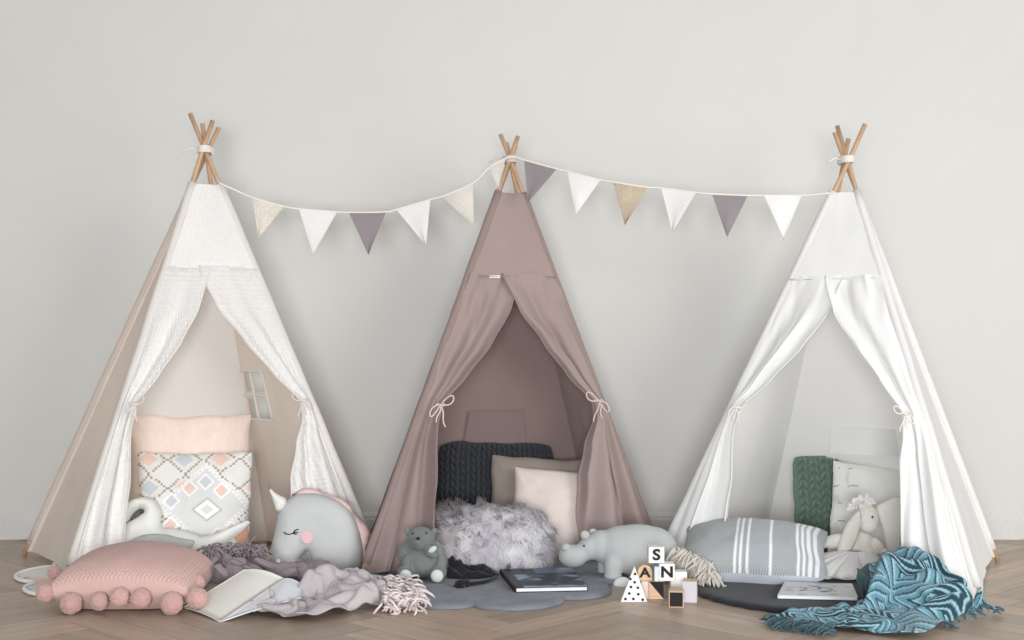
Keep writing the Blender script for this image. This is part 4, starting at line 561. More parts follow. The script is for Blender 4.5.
# herringbone parquet, one mesh
m, nt, b = nodes('oak herringbone'); N = nt.nodes.new; L = nt.links.new
uv = N('ShaderNodeUVMap'); uv.uv_map = 'UVMap'; mp = N('ShaderNodeMapping'); mp.inputs['Scale'].default_value = (3, 45, 1); L(uv.outputs[0], mp.inputs['Vector'])
n1 = N('ShaderNodeTexNoise'); n1.inputs['Scale'].default_value = 1; n1.inputs['Detail'].default_value = 5; n1.inputs['Distortion'].default_value = .6; L(mp.outputs[0], n1.inputs['Vector'])
at = N('ShaderNodeAttribute'); at.attribute_name = 'paint'
mr = N('ShaderNodeMapRange'); mr.inputs['From Min'].default_value = .3; mr.inputs['From Max'].default_value = .7; mr.inputs['To Min'].default_value = .82; mr.inputs['To Max'].default_value = 1.12
L(n1.outputs['Fac'], mr.inputs['Value']); vm = N('ShaderNodeVectorMath'); vm.operation = 'SCALE'; L(at.outputs['Color'], vm.inputs[0]); L(mr.outputs[0], vm.inputs['Scale'])
L(vm.outputs[0], b.inputs['Base Color']); b.inputs['Roughness'].default_value = .38; b.inputs['Specular IOR Level'].default_value = .4
bp = N('ShaderNodeBump'); bp.inputs['Strength'].default_value = .08; bp.inputs['Distance'].default_value = .002; L(n1.outputs['Fac'], bp.inputs['Height']); L(bp.outputs[0], b.inputs['Normal'])
W, nn, gap = .125, 5, .0007
V, Fc, U, Cc = [], [], [], []; c45 = math.sqrt(.5); R = 42
for X in range(-R, R):
    for Y in range(-R, R):
        t = (X-Y) % (2*nn)
        if t == 0: r = (X, Y, X+nn, Y+1); ax = 0
        elif t == 2*nn-1: r = (X, Y, X+1, Y+nn); ax = 1
        else: continue
        cs = []
        for (x, y) in ((r[0]*W+gap, r[1]*W+gap), (r[2]*W-gap, r[1]*W+gap), (r[2]*W-gap, r[3]*W-gap), (r[0]*W+gap, r[3]*W-gap)):
            cs.append(((x-y)*c45, (x+y)*c45+3.6))
        cx = sum(p[0] for p in cs)/4; cy = sum(p[1] for p in cs)/4
        if cy < -.8 or cy > 6.5 or abs(cx) > 4.6: continue
        k = len(V); V += [(p[0], min(p[1], WALL_Y+.05), 0) for p in cs]; Fc.append((k, k+1, k+2, k+3))
        s = random.uniform(.76, 1.14); wm = random.uniform(-.035, .035); col = lin((178, 158, 140)); ou, ov = random.uniform(0, 50), random.uniform(0, 50)
        Cc += [(col[0]*s*(1+wm), col[1]*s, col[2]*s*(1-wm))]*4
        l, w = nn*W, W
        U += ([(ou, ov), (ou+l, ov), (ou+l, ov+w), (ou, ov+w)] if ax == 0 else [(ou, ov), (ou, ov+w), (ou+l, ov+w), (ou+l, ov)])
k = len(V); V += [(-6, -1, -.002), (6, -1, -.002), (6, WALL_Y+.05, -.002), (-6, WALL_Y+.05, -.002)]; Fc.append((k, k+1, k+2, k+3)); U += [(0, 0)]*4; Cc += [lin((96, 78, 62))[:3]]*4
o = mesh('floor', V, Fc, m, smooth=False, uvs=U, cols=Cc); tag(o, kind='structure')

# ------------------------------------------------------------ teepees
M_POLE = wood('bare wooden pole', (206, 172, 140), axis=2); M_ROPE = fabric('white cotton cord', (232, 228, 220), scale=400)
M_CORK = fabric('natural twine', (226, 212, 196), scale=400)
def interp(tab, s):
    if s >= tab[0][0]: return tab[0][1]
    for (s0, a0), (s1, a1) in zip(tab, tab[1:]):
        if s1 <= s <= s0:
            t = (s0-s)/(s0-s1); t = t*t*(3-2*t)*.35+t*.65; return a0+(a1-a0)*t
    return tab[-1][1]
def bow(name, c, mat, parent, sgn, size=1.0, r=.0028):
    c = Vector(c); L_ = []
    for k, (dx, dz) in enumerate(((.045, .022), (-.035, -.032))):
        loop = []
        for i in range(11):
            t = i/10; an = PI*t
            px_ = dx*sgn*math.sin(an); pz = dz*math.sin(an)+.014*math.sin(2*an)
            loop.append(c+Vector((px_, -.012-.008*math.sin(an), pz))*size)
        L_.append(tube_pts(loop, r*size, 6))
    for dx, l in ((.018, .075), (-.012, .06)):
        L_.append(tube_pts([c+Vector((dx*sgn*t+.004*math.sin(t*6), -.012-.004*t, -l*t))*size for t in [i/6 for i in range(7)]], r*size, 6))
    wrapb = [c+Vector((.017*math.cos(a), -.012+.008*math.sin(a), .004*math.sin(a*2))) for a in [2*PI*i/12 for i in range(12)]]
    L_.append(tube_pts(wrapb, r*1.2, 6, closed=True))
    V, Fc = merge(L_); return mesh(name, V, Fc, mat, parent)
def teepee(label, feet, apex, s_top, s_seam, M_front, M_side, M_back, M_trim, M_tie, tipz, rtab, ltab, tie_s, depth, pocket=None, pocket_mat=None, window=None, seed=0, crease=.006, tagpx=None, hem=.012, sagk=(.03,.03,.03)):
    apex = Vector(apex); feet = [Vector(f) for f in feet]; cen = sum(feet, Vector())/4
    root = thing('play_teepee', (cen.x, cen.y, 0), label, 'play tent')
    toff = [Vector((0, -.026, 0)), Vector((0, .004, .0)), Vector((0, .030, .0)), Vector((0, .054, .0))]
    ap = [apex+t for t in toff]
    def pt(i, s): return feet[i].lerp(ap[i], s)
    for i in range(4):
        d = ap[i]-feet[i]; e = feet[i]+d*((tipz[i])/(ap[i].z))
        V, Fc = lathe_between(feet[i]+Vector((0, 0, .002)), e, 0.0100, .0090, 12, 14, wob=.006); mesh('pole', V, Fc, M_POLE, root)
    # binding
    ring = []
    for k in range(4*14):
        a = 2*PI*k/14; ring.append(apex+Vector((.027*math.cos(a), .014+.052*math.sin(a), -.012+.024*k/56)))
    tail = [apex+Vector((-.03, -.02, 0)), apex+Vector((-.055, -.03, .004)), apex+Vector((-.075, -.03, -.008)), apex+Vector((-.085, -.03, -.012))]
    V, Fc = merge([tube_pts(ring, .0062, 6), tube_pts(tail, .003, 6)]); mesh('cord_binding', V, Fc, M_tie, root)
    inward = lambda p: (Vector((cen.x, cen.y, 0))-Vector((p.x, p.y, 0))).normalized()
    def panel_pt(i, j, a, s, sag):
        p = pt(i, s).lerp(pt(j, s), a); e = 4*a*(1-a); q = (1-s/s_top); nrm = inward(pt(i, .3).lerp(pt(j, .3), .5))
        w = pt(j, s)-pt(i, s); fold = crease*q*e**.5*(nz(a*5+seed, s*7, i*3)+.6*nz(a*11+seed, s*5, i*7)+.5*math.sin((a-s*.6)*20+seed)*nz(a*2, s*2, seed+i))
        off = {(3, 0): .012-.024*a, (1, 2): -.012+.024*a, (2, 3): .014}[(i, j)]
        return p+nrm*(sag*e*q**1.2+fold+off)
    def panel(i, j, s0, s1, sag, mat, name, na=30, ns=46, skip=None, alist=None, slist=None, parent=root, lift=0):
        al = alist or [k/(na-1) for k in range(na)]; sl = slist or [s0+(s1-s0)*k/(ns-1) for k in range(ns)]; V, U = [], []
        for s in sl:
            for a in al:
                p = panel_pt(i, j, a, s, sag)
                if lift: p = p+inward(pt(i, .3).lerp(pt(j, .3), .5))*lift
                p.z = max(p.z, hem); V.append(p); U.append((a*1.1*(1-s), s*1.5))
        Fc = grid_faces(len(al), len(sl), 0, skip); return mesh(name, V, Fc, mat, parent, uvs=U)
    bot = .012
    panel(3, 0, bot, s_top, sagk[0], M_side, 'side_panel'); 
    bp_ = panel(2, 3, bot, s_top, sagk[2], M_back, 'back_panel')
    def inv(i, j, sag, px, py):
        best = None
        for a in np.linspace(0, 1, 61):
            for s in np.linspace(.05, .9, 86):
                q = proj(panel_pt(i, j, a, s, sag)); dd = (q[0]-px)**2+(q[1]-py)**2
                if best is None or dd < best[0]: best = (dd, a, s)
        return best[1], best[2]
    if window:
        c0 = [inv(1, 2, sagk[1], *q) for q in window]    # corners: left-top, right-top, right-bottom, left-bottom of the four panes together
        a0 = (c0[0][0]+c0[3][0])/2; a1 = (c0[1][0]+c0[2][0])/2; s1 = (c0[0][1]+c0[1][1])/2; s0 = (c0[2][1]+c0[3][1])/2
        if a0 > a1: a0, a1 = a1, a0
        am, sm, da, ds = (a0+a1)/2, (s0+s1)/2, (a1-a0)*.06, (s1-s0)*.07
        ext = [a0, am-da, am+da, a1]; exs = [s0, sm-ds, sm+ds, s1]
        al = sorted([k/29 for k in range(30) if all(abs(k/29-e) > .008 for e in ext)]+ext); sl = sorted([bot+(s_top-bot)*k/45 for k in range(46) if all(abs(bot+(s_top-bot)*k/45-e) > .006 for e in exs)]+exs)
        def hole(i, j):
            a = (al[i]+al[i+1])/2; s = (sl[j]+sl[j+1])/2
            return ((ext[0] < a < ext[1]) or (ext[2] < a < ext[3])) and ((exs[0] < s < exs[1]) or (exs[2] < s < exs[3]))
        wp = panel(1, 2, bot, s_top, sagk[1], M_side, 'side_panel', alist=al, slist=sl, skip=hole)
        wf = []
        bw = .006
        for (A, B) in (((a0, s0), (a1, s0)), ((a0, s1), (a1, s1)), ((a0, s0), (a0, s1)), ((a1, s0), (a1, s1)), ((am, s0), (am, s1)), ((a0, sm), (a1, sm))):
            pts = [panel_pt(1, 2, A[0]+(B[0]-A[0])*t, A[1]+(B[1]-A[1])*t, sagk[1]) for t in [k/6 for k in range(7)]]
            wf.append(tube_pts(pts, bw, 6))
        V, Fc = merge(wf); mesh('window_frame', V, Fc, M_trim, wp)
    else: panel(1, 2, bot, s_top, sagk[1], M_side, 'side_panel')
    if pocket:
        c0 = [inv(2, 3, sagk[2], *q) for q in pocket]; a0, a1 = sorted((c0[0][0], c0[1][0])); s0, s1 = sorted((c0[0][1], c0[1][1]))
        panel(2, 3, s0, s1, sagk[2], pocket_mat or M_back, 'pocket', alist=[a0+(a1-a0)*k/12 for k in range(13)], slist=[s0+(s1-s0)*k/8 for k in range(9)], parent=bp_, lift=.016)
    # front
    fn = Vector((feet[1].y-feet[0].y, -(feet[1].x-feet[0].x), 0)).normalized()
    if fn.y > 0: fn = -fn
    fn = (fn+Vector((0, 0, .25))).normalized()
    V, U = [], []
    na, ns = 30, 24
    for k in range(ns):
        s = s_seam-.012+(s_top-s_seam+.012)*k/(ns-1)
        for q in range(na):
            a = q/(na-1); p = pt(0, s).lerp(pt(1, s), a)+fn*(.014+crease*.5*nz(a*4, s*12, seed)*(4*a*(1-a))); V.append(p); U.append((a*1.1*(1-s), s*1.5))
    mesh('front_panel', V, grid_faces(na, ns), M_front, root, uvs=U)
    sp = [pt(0, s_seam-.008).lerp(pt(1, s_seam-.008), k/12)+fn*.017 for k in range(13)]
    V, Fc = tube_pts(sp, .0035, 6); mesh('seam', V, Fc, M_trim, root)
    for side in (0, 1):
        tab = ltab if side == 0 else rtab; nq, nr = 72, 70; V, U = [], []
        for r in range(nr):
            s = s_seam+(hem*.6-s_seam)*(r/(nr-1)); ai = interp(tab, s)
            u0, u1 = (0.0, ai) if side == 0 else (1.0, ai)
            below = max(0, (tie_s-s)/tie_s); above = max(0, (s-tie_s)/(s_seam-tie_s)); near = math.exp(-((s-tie_s)/.05)**2)
            A = depth*(.34+1.15*below**.7 if below > 0 else .30+.35*math.sin(PI*above)-.27*above)*(1-.35*near)
            for q in range(nq):
                t = q/(nq-1); a = u0+(u1-u0)*t
                ph = 2*PI*(3.2 if below > 0 else 2.6)*t**(.9)+seed+side*1.7+ (0 if below > 0 else 0)
                cyc = 1.75 if below > 0 else 1.75-.35*above
                ph = 2*PI*cyc*t**(.9+.5*above)+seed+side*1.7+1.6*nz(s*3, seed, side*4)
                w = A*(.5+.5*math.sin(ph))*min(1, t*5)*(.6+.8*t)
                w += .22*A*math.sin(ph*2.3+s*9)*min(1, t*5)*(1-above)
                w += depth*.25*above*(nz(t*3+s*8, s*5-t*2, seed+side*5)+.5*nz(t*6+s*17, s*9-t*5, seed+side))
                lat = .25*A*math.cos(ph)*min(1, t*4)*min(1, (1-t)*6)
                p = pt(0, s).lerp(pt(1, s), a)+fn*(.014+max(w, -.008))+(pt(1, s)-pt(0, s)).normalized()*lat
                p += fn*(.02*near*min(1, t*3))+fn*(.004 if side == 1 else -.0)*t
                p.z = max(p.z, hem); V.append(p); U.append((a*.9, s*1.5))
        fl = mesh('door_flap', V, grid_faces(nq, nr), M_front, root, uvs=U)
        edge = [V[r*nq+nq-1] for r in range(nr)]; Ve, Fe = tube_pts(edge, .0035, 6); mesh('flap_hem', Ve, Fe, M_trim, fl)
        ai = interp(tab, tie_s); a = ai*.8 if side == 0 else 1-(1-ai)*.8
        bow('tie_ribbon', pt(0, tie_s).lerp(pt(1, tie_s), a)+fn*(.05+depth*.4), M_tie, root, 1 if side == 0 else -1, 1.15 if M_tie is not M_ROPE else .9)
    for i in range(4):
        d = (ap[i]-feet[i]); V, Fc = tube_pts([pt(i, .032+(s_top-.027)*k/24)+Vector((nz(k*.4, i, seed), nz(k*.4, i, 9), 0))*.003 for k in range(25)], .0175 if i < 2 else .0145, 12)
        mesh('pole_sleeve', V, Fc, M_trim if i < 2 or M_side is M_RF else M_side, root)
    if tagpx:
        s_, w_, h_ = tagpx; c = pt(0, s_).lerp(pt(1, s_), w_)+fn*.019; ax = (pt(1, .5)-pt(0, .5)).normalized(); up = fn.cross(ax)
        if up.z < 0: up = -up
        q = [c, c+ax*.045, c+ax*.045-up*.011, c-up*.011]; tg = mesh('care_label', q, [(0, 1, 2, 3)], plain('label tape', (238, 236, 232)), root, smooth=False)
        st = [tuple(c+ax*(.004+.006*k)-up*.004+fn*.001) for k in range(6)]; V, Fc = merge([([Vector(p), Vector(p)+ax*.0035, Vector(p)+ax*.0035-up*.003, Vector(p)-up*.003], [(0, 1, 2, 3)]) for p in st])
        mesh('label_print', V, Fc, plain('grey label print', (120, 112, 108)), tg, smooth=False)
    return root, pt

M_RF = fabric('white cotton canvas', (244, 244, 243), var=.02, trans=.18, bump=.12); M_RT = fabric('white canvas binding', (234, 233, 232), var=.02, trans=.1)
M_LF = lace('white dotted muslin', (246, 245, 243), .15); M_LS = fabric('thin cotton with warm shade tone', (238, 226, 215), var=.03, trans=.35, bump=.1)  # side cotton: same white cloth with its warm shade put into the colour
M_LT = fabric('cream cotton binding', (234, 230, 224), var=.02, trans=.15)
M_LB = fabric('thin white cotton', (248, 244, 240), var=.01, trans=.4, bump=.1)
Z = lambda c: (c[0], c[1], 0)
RT = [(.71, .37), (.62, .52), (.54, .69), (.46, .82), (.39, .92), (.35, .91), (.28, .83), (.2, .765), (.1, .725), (0, .71)]
LT = [(.71, .56), (.62, .45), (.54, .32), (.46, .19), (.39, .085), (.34, .09), (.2, .15), (0, .19)]
left, lpt = teepee('white muslin play teepee with a cut-out window and shade-toned side, the leftmost tent', [G(66, 580), (G(378, 561)), (-1.05, 6.05, 0), G(24, 556)], P(205, 150, 5.62), .912, .715,
    M_LF, M_LS, M_LB, M_LT, M_ROPE, [1.77, 1.80, 1.76, 1.75], RT, [(a, b*.85) for a, b in LT], .385, .042, window=[(239, 372), (263, 372), (270, 419), (246, 419)], seed=1, tagpx=(.708, .14, 0))
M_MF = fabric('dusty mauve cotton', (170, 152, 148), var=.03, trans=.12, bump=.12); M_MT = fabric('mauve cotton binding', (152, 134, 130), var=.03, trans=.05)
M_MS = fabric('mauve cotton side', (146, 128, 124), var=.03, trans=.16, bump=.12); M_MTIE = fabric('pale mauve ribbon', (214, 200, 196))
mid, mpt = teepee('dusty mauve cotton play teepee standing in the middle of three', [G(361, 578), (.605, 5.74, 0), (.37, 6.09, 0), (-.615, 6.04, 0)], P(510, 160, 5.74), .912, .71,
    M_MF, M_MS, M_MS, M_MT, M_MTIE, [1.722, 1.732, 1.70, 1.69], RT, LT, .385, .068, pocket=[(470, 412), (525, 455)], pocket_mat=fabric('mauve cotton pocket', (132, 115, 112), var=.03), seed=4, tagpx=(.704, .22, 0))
M_RB = fabric('thin white canvas', (250, 250, 249), var=.01, trans=.4, bump=.1)
right, rpt = teepee('bright white cotton play teepee, the rightmost tent beside the bare wall', [(.565, 5.50, 0), G(982, 604), (1.95, 5.62, 0), (1.09, 6.08, 0)], P(847, 160, 5.53), .915, .71,
    M_RF, M_RF, M_RB, M_RT, M_ROPE, [1.74, 1.745, 1.715, 1.69], [(.71, .40), (.62, .54), (.54, .70), (.46, .82), (.39, .91), (.34, .895), (.28, .865), (.1, .825), (0, .81)], [(a, b*1.05) for a, b in LT[:-2]]+[(.2, .19), (0, .27)], .385, .05, pocket=[(833, 428), (902, 458)], pocket_mat=fabric('white cotton pocket', (232, 232, 229), var=.02), seed=9, tagpx=(.704, .16, 0), sagk=(.03, .015, .03))

# ------------------------------------------------------------ bunting
def Dx(px): return np.interp(px, [222, 510, 830], [5.62, 5.66, 5.53])
sp = [(219, 183), (235, 190), (252.4, 197.6), (284, 206.5), (300, 209), (337, 212), (350, 212.6), (386, 212), (396.3, 209.6), (430.3, 199.6), (442, 196.5), (473, 183), (489, 168), (505.5, 158.5), (515, 157),
      (524, 160), (556.7, 169), (567.6, 171.6), (600.4, 180), (613, 182), (647.6, 187.3), (661, 188), (696, 192.5), (712, 194), (747.5, 195.5), (764, 195.5), (801.4, 195.5), (830, 193)]
sp3 = [P(x, y, Dx(x)-.05) for x, y in sp]
base = sp3[0].copy(); bt = thing('bunting', (base.x, base.y, base.z), 'string of triangular fabric pennants hung between the tips of the three teepees', 'bunting')
V, Fc = tube_pts(catmull(sp3, 4, closed=False), .0042, 6); mesh('string', V, Fc, M_ROPE, bt)
M_PW = fabric('white pennant cloth', (240, 240, 238), trans=.2, scale=200, bump=.3); M_PM = fabric('mauve grey pennant cloth', (148, 141, 144), trans=.08)
M_PB = fabric('beige glitter cloth', (214, 207, 196), var=.25, scale=320, bump=.6); M_PG = fabric('gold glitter cloth', (182, 168, 148), var=.3, scale=320, bump=.6)
M_PV = fabric('pale lace cloth', (226, 222, 214), var=.12, trans=.25, scale=300, bump=.6)
pn = [((252.4, 197.6), (284, 206.5), (258.5, 239), M_PB), ((299, 209), (337, 212), (313.4, 254), M_PW), ((349, 212.6), (386, 212), (368.7, 255), M_PM), ((396.3, 209.6), (430.3, 199.6), (426, 245.5), M_PW),
      ((442, 196.5), (473, 183), (473.6, 226), M_PV), ((489, 168), (505.5, 158.5), (499, 190), M_PV), ((524, 160), (556.7, 169), (528, 203), M_PM), ((567.6, 171.6), (600.4, 180), (575.5, 215), M_PW),
      ((613, 182), (647.6, 187.3), (625, 225), M_PG), ((661, 188), (696, 192.5), (672.7, 231.5), M_PW), ((712, 194), (747.5, 196), (727, 237.4), M_PM), ((764, 195.5), (801.4, 196), (783, 239), M_PW)]
for k, (a, b_, t, mt) in enumerate(pn):
    A, B, T = [P(q[0], q[1], Dx(q[0])-.05) for q in (a, b_, t)]; V = []; nn = 14
    for side in (0, 1):
        for j in range(nn):
            w = j/(nn-1)
            for i in range(nn):
                u = i/(nn-1); p = (A.lerp(B, u)).lerp(T, w)
                p += Vector((0, -.003+side*.0025+.010*math.sin(u*5+k*2+w*2)*w*(1-w*.5)-.012*w*math.sin(k*1.3), 0)); V.append(p)
    Fc = grid_faces(nn, nn)+[tuple(reversed(f)) for f in grid_faces(nn, nn, nn*nn)]
    o = mesh('pennant', V, Fc, mt, bt)
    if mt is M_PG or mt is M_PB: o['label'] = 'gold glitter pennant' if mt is M_PG else 'beige glitter pennant'

# ------------------------------------------------------------ left tent
def disc(name, cx, cy, rfun, h, mat, label, cat, piping=None, col=None, rings=26, seg=160, z0=.001):
    V, Fc, Cc = [], [], []
    prof = [(k/rings, 1.0) for k in range(rings+1)]
    for k in range(rings+1):
        t = k/rings
        for s in range(seg):
            a = 2*PI*s/seg; r = rfun(a)*t; x, y = cx+r*math.cos(a), cy+r*math.sin(a); e = min(1, (1-t)*rings/2.2)
            z = z0+h*(.45+.55*math.sqrt(max(0, 1-(1-e)**2)))+.0012*nz(x*14, y*14, 3)*e
            V.append((x, y, z)); Cc.append(col(x, y) if col else (1, 1, 1))
    for s in range(seg):
        a = 2*PI*s/seg; r = rfun(a)*.998; V.append((cx+r*math.cos(a), cy+r*math.sin(a), z0)); Cc.append(Cc[rings*seg+s])
    for k in range(rings+1):
        for s in range(seg): Fc.append((k*seg+s, (k+1)*seg+s, (k+1)*seg+(s+1) % seg, k*seg+(s+1) % seg))
    o = mesh(name, V, Fc, mat, None, base=(cx, cy, 0), cols=Cc if col else None); tag(o, label, cat)
    if piping:
        p = [(cx+rfun(2*PI*s/seg)*math.cos(2*PI*s/seg), cy+rfun(2*PI*s/seg)*math.sin(2*PI*s/seg), .009) for s in range(seg)]
        V, Fc = tube_pts(p, .0075, 8, closed=True); mesh('piping', V, Fc, piping, o)
    return o
def wash(x, y):
    b = np.array(lin((226, 222, 214))[:3]); k = nz(x*4, y*4, 2); k2 = nz(x*5, y*5, 8)
    if k > .15: b = b+(np.array(lin((226, 186, 164))[:3])-b)*min(1, (k-.15)*3)
    if k2 > .15: b = b+(np.array(lin((164, 204, 204))[:3])-b)*min(1, (k2-.15)*3)
    if x > -.8 and nz(x*3, y*9, 3) > .05: b = b*.7+.3*np.array(lin((150, 205, 205))[:3])
    return b
def dots(x, y): 
    c = wash(x, y)
    if math.hypot((x*13) % 1-.5, (y*13) % 1-.5) < .13: c = c*.45
    return c
M_W = fabric('printed play mat cotton', (255, 255, 255), attr='paint', scale=300, var=.02)
disc('play_mat', -1.25, 5.37, lambda a: (.53+.095*math.sin(PI*(((math.degrees(a)+154) % 36)/36))**.55)*(1-.1*max(0, math.sin(a))), .014, M_W, 'round pale printed play mat with white piping under the leftmost tent', 'mat', piping=fabric('white piping', (236, 234, 230)), col=dots)

M_PEACH = fabric('peach striped cotton', (240, 222, 211), var=.04, scale=60, stretch=(3, 1, .15), bump=.5, big=9)
cushion('cushion', (-1.32, 5.755, .335), .50, .51, .13, (math.radians(12), math.radians(15), math.radians(-1)), M_PEACH, n=60, pinch=.065, wr=.009, seed=31, base=(-1.34, 5.80, .05))
o = bpy.data.objects['cushion']; tag(o, 'large plain peach cushion leaning on the back wall inside the leftmost tent', 'cushion')
CW = {k: np.array(lin(v)[:3]) for k, v in dict(bg=(232, 232, 228), grey=(222, 223, 223), line=(172, 162, 148), peach=(238, 206, 194), blue=(204, 211, 217), white=(246, 245, 243), rust=(222, 172, 148)).items()}
def kilim(u, v, side):
    if side < 0: return CW['bg']
    x, y = u*.5+.5, v*.5+.5; y = 1-y
    c = CW['bg']
    def dia(cx, cy, rx, ry): return abs(x-cx)/rx+abs(y-cy)/ry
    # lattice bands of diamonds along the top and left edge
    fx, fy = (x*3.2+.2) % 1, (y*3.6+.25) % 1; ld = abs(fx-.5)+abs(fy-.5)
    cell = int(math.floor(x*3.2+.2))+3*int(math.floor(y*3.6+.25))
    if ld < .27: c = (CW['peach'], CW['blue'], CW['peach'], CW['blue'])[cell % 4]
    st = math.floor(x*46)/46; sy = math.floor(y*46)/46
    l2 = abs(((st*3.2+.2) % 1)-.5)+abs(((sy*3.6+.25) % 1)-.5)
    if .43 < l2 < .50: c = CW['line']
    if l2 < .49 and l2 > .44 and (cell % 3 == 0): c = CW['line']
    d = dia(.60, .52, .42, .40)
    ds = dia(.60, .52, .42, .40)+.045*(1 if (int(x*34)+int(y*34)) % 2 else -1)
    if ds < 1: c = CW['grey'] if ds < .9 else CW['white']
    if dia(.42, .56, .09, .10) < 1 or dia(.78, .56, .0001, .0001) < 1: c = CW['grey']
    for (a, b_) in ((.30, .48), (.46, .36), (.60, .30), (.74, .38), (.30, .70), (.84, .74), (.42, .80), (.72, .80)):
        q = dia(a, b_, .07, .075)
        if q < 1: c = CW['peach'] if (int(a*100)+int(b_*100)) % 3 else CW['blue']
        if .8 < q < 1.15: c = CW['white']
    q = dia(.62, .56, .115, .095)
    if q < 1.25: c = CW['line']*.5+CW['grey']*.5
    if q < 1.0: c = CW['white']
    if q < .5: c = CW['grey']
    if dia(.93, .78, .09, .13) < 1: c = CW['rust']
    return c
M_K = fabric('printed kilim cotton', (255, 255, 255), attr='paint', scale=320, var=.03, bump=.3)
o = cushion('cushion', (-1.268, 5.585, .228), .465, .45, .14, (math.radians(17), math.radians(11), math.radians(-1)), M_K, n=170, pinch=.07, wr=.007, seed=8, color=kilim, base=(-1.245, 5.6, .03))
tag(o, 'cream cushion with blue, peach and brown diamond pattern in front of the peach cushion', 'cushion')

# swan cushion
M_SW = fabric('white velour', (236, 237, 233), var=.02, scale=350); M_SWG = fabric('pale grey marl', (196, 199, 196), var=.08, scale=380)
sw = [(108, 548), (106, 535), (114, 526), (126, 520), (137, 513), (138, 509), (133, 508), (127, 513), (123, 521), (116, 524), (113, 516), (118, 504), (128, 497), (140, 496), (150, 501), (156, 512), (156, 522), (159, 528), (172, 528), (188, 532), (199, 536), (212, 533), (232, 524), (247, 520), (240, 530), (226, 541), (212, 555), (198, 567), (178, 575), (140, 575), (118, 565)]
o = puffy_obj('swan_cushion', sw, 5.36, .05, .05, M_SW, tilt=.35, step=.011, base=(-1.3, 5.36, .015)); tag(o, 'white swan shaped cushion with a grey wing, lying behind the pink knitted cushion', 'cushion')
wg = [(124, 545), (134, 537), (148, 532), (165, 532), (182, 536), (196, 539), (190, 548), (180, 556), (165, 562), (145, 562), (130, 556)]
puffy_obj('wing', wg, 5.36, .014, .03, M_SWG, o, tilt=.35, step=.011, dy=-.05)

# unicorn cushion
M_UN = fabric('light grey jersey', (200, 202, 202), var=.05, scale=420, bump=.35); M_PK = fabric('pale pink felt', (240, 208, 204), var=.03)
K = lambda pts: [(250+x/6.4, 480+y/6.4) for x, y in pts]
un = K([(180, 190), (165, 250), (150, 340), (132, 420), (120, 480), (135, 525), (190, 552), (250, 558), (285, 545), (310, 500), (345, 462), (365, 455), (382, 480), (395, 540), (405, 575), (480, 592), (600, 600), (690, 598), (716, 560), (722, 480), (712, 380), (680, 280), (630, 200), (560, 140), (480, 105), (400, 88), (330, 88), (270, 102), (220, 140)])
U0 = 5.40
o = puffy_obj('unicorn_cushion', un, U0, .062, .075, M_UN, tilt=.14, step=.012, base=(-.75, U0, .015), wr=.05); tag(o, 'light grey unicorn head cushion with closed eye, horn and pale pink mane', 'cushion')
mane = K([(250, 112), (300, 72), (350, 60), (410, 70), (450, 92), (520, 112), (580, 135), (635, 178), (655, 225), (690, 258), (735, 300), (758, 350), (752, 410), (738, 450), (745, 500), (725, 560), (700, 560), (670, 430), (620, 300), (540, 200), (430, 140), (330, 125)])
puffy_obj('mane', mane, U0, .03, .035, M_PK, o, tilt=.14, step=.012, dy=.028)
horn = K([(112, 45), (135, 62), (175, 92), (225, 118), (228, 160), (200, 195), (168, 200), (150, 150), (130, 95)])
puffy_obj('horn', horn, U0, .022, .03, fabric('off white cotton', (236, 234, 229)), o, tilt=.14, step=.009, dy=.0)
def on_un(x, y, h):        # a point on the front of the unicorn cushion, traced in crop coordinates
    p = P(250+x/6.4, 480+y/6.4, U0); zb = min(P(a, b_, U0).z for a, b_ in un); q = p.z-zb
    return Vector((p.x, U0-h*math.cos(.14)+q*math.sin(.14), zb+q*math.cos(.14)+h*math.sin(.14)))
M_BLK = fabric('black embroidery thread', (34, 32, 36), scale=500)
eye = [on_un(x, y, .0625) for x, y in ((228, 335), (240, 345), (258, 349), (275, 346), (290, 338), (300, 322))]
V, Fc = merge([tube_pts(catmull([tuple(e) for e in eye], 3, False), .0024, 6)]+[tube_pts([on_un(*q, .0625) for q in l], .0022, 6) for l in (((292, 330), (306, 322), (320, 317)), ((290, 340), (306, 338), (319, 338)), ((286, 344), (300, 348), (310, 349)))])
mesh('eye', V, Fc, M_BLK, o)
ck = [on_un(375+38*math.cos(a), 368+38*math.sin(a), .0635) for a in [2*PI*k/28 for k in range(28)]]; c0 = on_un(375, 368, .066)
mesh('cheek', [c0]+ck, [(0, 1+(k+1) % 28, 1+k) for k in range(28)], fabric('pink felt', (236, 196, 200)), o)
ns = [on_un(195+14*math.cos(a), 518+14*math.sin(a), .0615) for a in [2*PI*k/16 for k in range(16)]]
mesh('nostril', [on_un(195, 518, .064)]+ns, [(0, 1+(k+1) % 16, 1+k) for k in range(16)], fabric('white felt', (240, 240, 238)), o)

